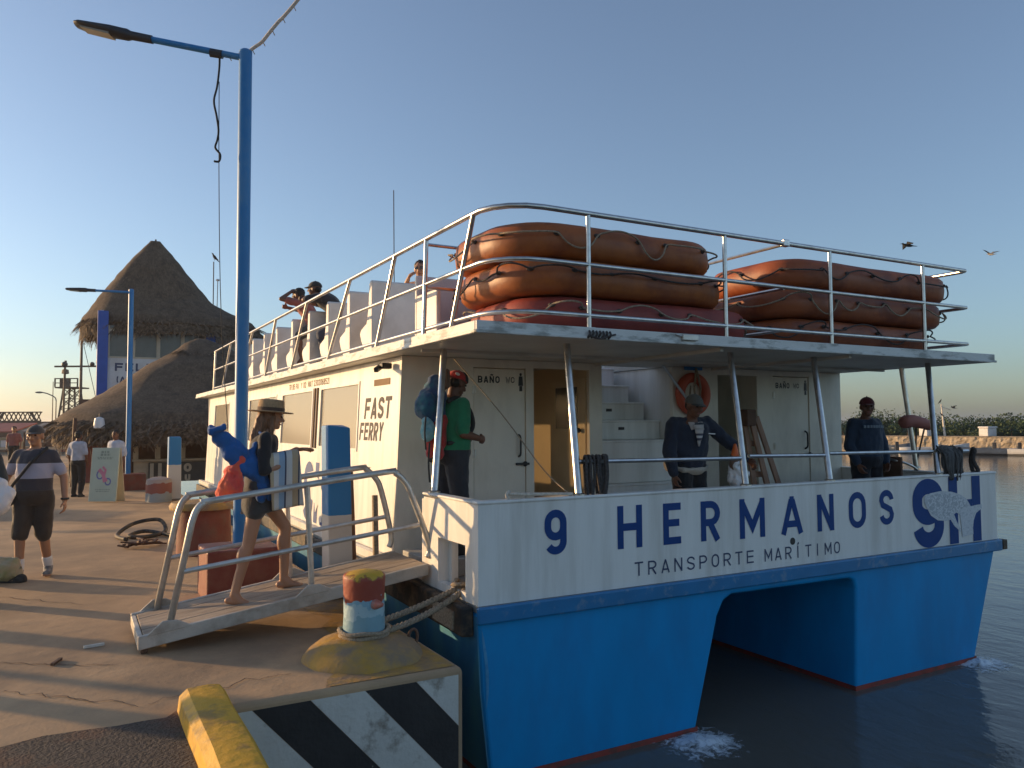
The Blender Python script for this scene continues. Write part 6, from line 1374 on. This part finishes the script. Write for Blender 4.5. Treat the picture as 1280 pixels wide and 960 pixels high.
pp_ = Vector(far_pt(12.65, .9, 0)); o = thing('perch_pole', 'pale leaning pole on the sea wall where birds perch', 'pole', pp_)
m = MB(); m.tube([(0, 0, 0), tuple(CX*-.25+Vector((0, 0, 3.3)))], [.11, .06], 8); m.beam(tuple(CX*-.35+Vector((0, 0, 3.1))), tuple(CX*.6+Vector((0, 0, 2.75))), .06, .06); m.build('pole', M['post_white'], o, smooth=40)
bird('bird perched on the very top of the leaning pole', pp_+CX*-.35+Vector((0, 0, 3.55)), -A-1.3, 'perched', .62, M['bird_dark'], 'birds on the leaning pole')
bird('bird landing with spread wings at the right of the leaning pole', pp_+CX*.85+Vector((0, 0, 2.95)), -A+1.5, 'up', .62, M['bird_dark'], 'birds on the leaning pole')
bird('bird hanging low on the left side of the leaning pole', pp_+CX*-.45+Vector((0, -.2, 2.35)), -A+1.6, 'perched', .6, M['bird_dark'], 'birds on the leaning pole')
# ------------------------------------------------------------------ discharge splashes and ripples by the hulls
def foam_mat():
    m = pbr('foam_lace', (.74, .79, .82), .45, var=.1); n = m.node_tree.nodes; l = m.node_tree.links; p = n['Principled BSDF']; out = n['Material Output']
    tc = n.new('ShaderNodeTexCoord'); ln = n.new('ShaderNodeVectorMath'); ln.operation = 'LENGTH'; l.new(tc.outputs['Object'], ln.inputs[0])
    t = n.new('ShaderNodeTexNoise'); t.inputs['Scale'].default_value = 11; t.inputs['Detail'].default_value = 8; t.inputs['Roughness'].default_value = .7; t.inputs['Distortion'].default_value = .8; l.new(tc.outputs['Object'], t.inputs['Vector'])
    f = n.new('ShaderNodeMath'); f.operation = 'MULTIPLY_ADD'; f.inputs[1].default_value = -.95; f.inputs[2].default_value = .28; l.new(ln.outputs['Value'], f.inputs[0])
    a = n.new('ShaderNodeMath'); a.operation = 'ADD'; l.new(t.outputs[0], a.inputs[0]); l.new(f.outputs[0], a.inputs[1])
    r = n.new('ShaderNodeValToRGB'); r.color_ramp.elements[0].position = .46; r.color_ramp.elements[1].position = .68; l.new(a.outputs[0], r.inputs[0])
    tr = n.new('ShaderNodeBsdfTransparent'); mx = n.new('ShaderNodeMixShader'); l.new(r.outputs[0], mx.inputs[0]); l.new(tr.outputs[0], mx.inputs[1]); l.new(p.outputs[0], mx.inputs[2]); l.new(mx.outputs[0], out.inputs[0]); return m
M['foam_lace'] = foam_mat()
def splash(label, x, y, r, n, seed, dirx):
    rnd = random.Random(seed); m = MB(); N = 44; ext = r*2.6; vs = []
    for i in range(N+1):
        for j in range(N+1):
            px = -ext+2*ext*i/N; py = -ext+2*ext*j/N; q = math.hypot(px, py*1.3)/r
            h = max(0, 1-q*.75); z = .006+h*(.035+.05*abs(noise.noise(Vector((px*14+seed, py*14, 1))))+.03*noise.noise(Vector((px*30, py*30, seed))))
            vs.append((px, py, z))
    m.add(vs, [(i*(N+1)+j, i*(N+1)+j+1, (i+1)*(N+1)+j+1, (i+1)*(N+1)+j) for i in range(N) for j in range(N)])
    o = m.build('splash', M['foam_lace'], smooth=180); o.location = (x, y, WZ); return tag(o, label, 'splash', 'water splashes at the hulls', 'stuff')
splash('white splash of discharged water at the foot of the left hull', 2.02, -.20, .21, 5200, 1, .9)
splash('small white splash at the outer corner of the right hull', 6.30, -.08, .14, 2600, 2, .4)
bake_sculpts()
# ------------------------------------------------------------------ thin sea haze
hz = bpy.data.materials.new('haze'); hz.use_nodes = True; hn = hz.node_tree.nodes; hn.clear()
ho = hn.new('ShaderNodeOutputMaterial'); hv = hn.new('ShaderNodeVolumePrincipled'); hv.inputs['Color'].default_value = (.92, .93, .95, 1); hv.inputs['Density'].default_value = .0005; hv.inputs['Anisotropy'].default_value = .55
hz.node_tree.links.new(hv.outputs[0], ho.inputs['Volume'])
m = MB(); m.box(-1520, 2520, -620, 3020, -2.75, 14.5); tag(m.build('haze', hz), kind='stuff')
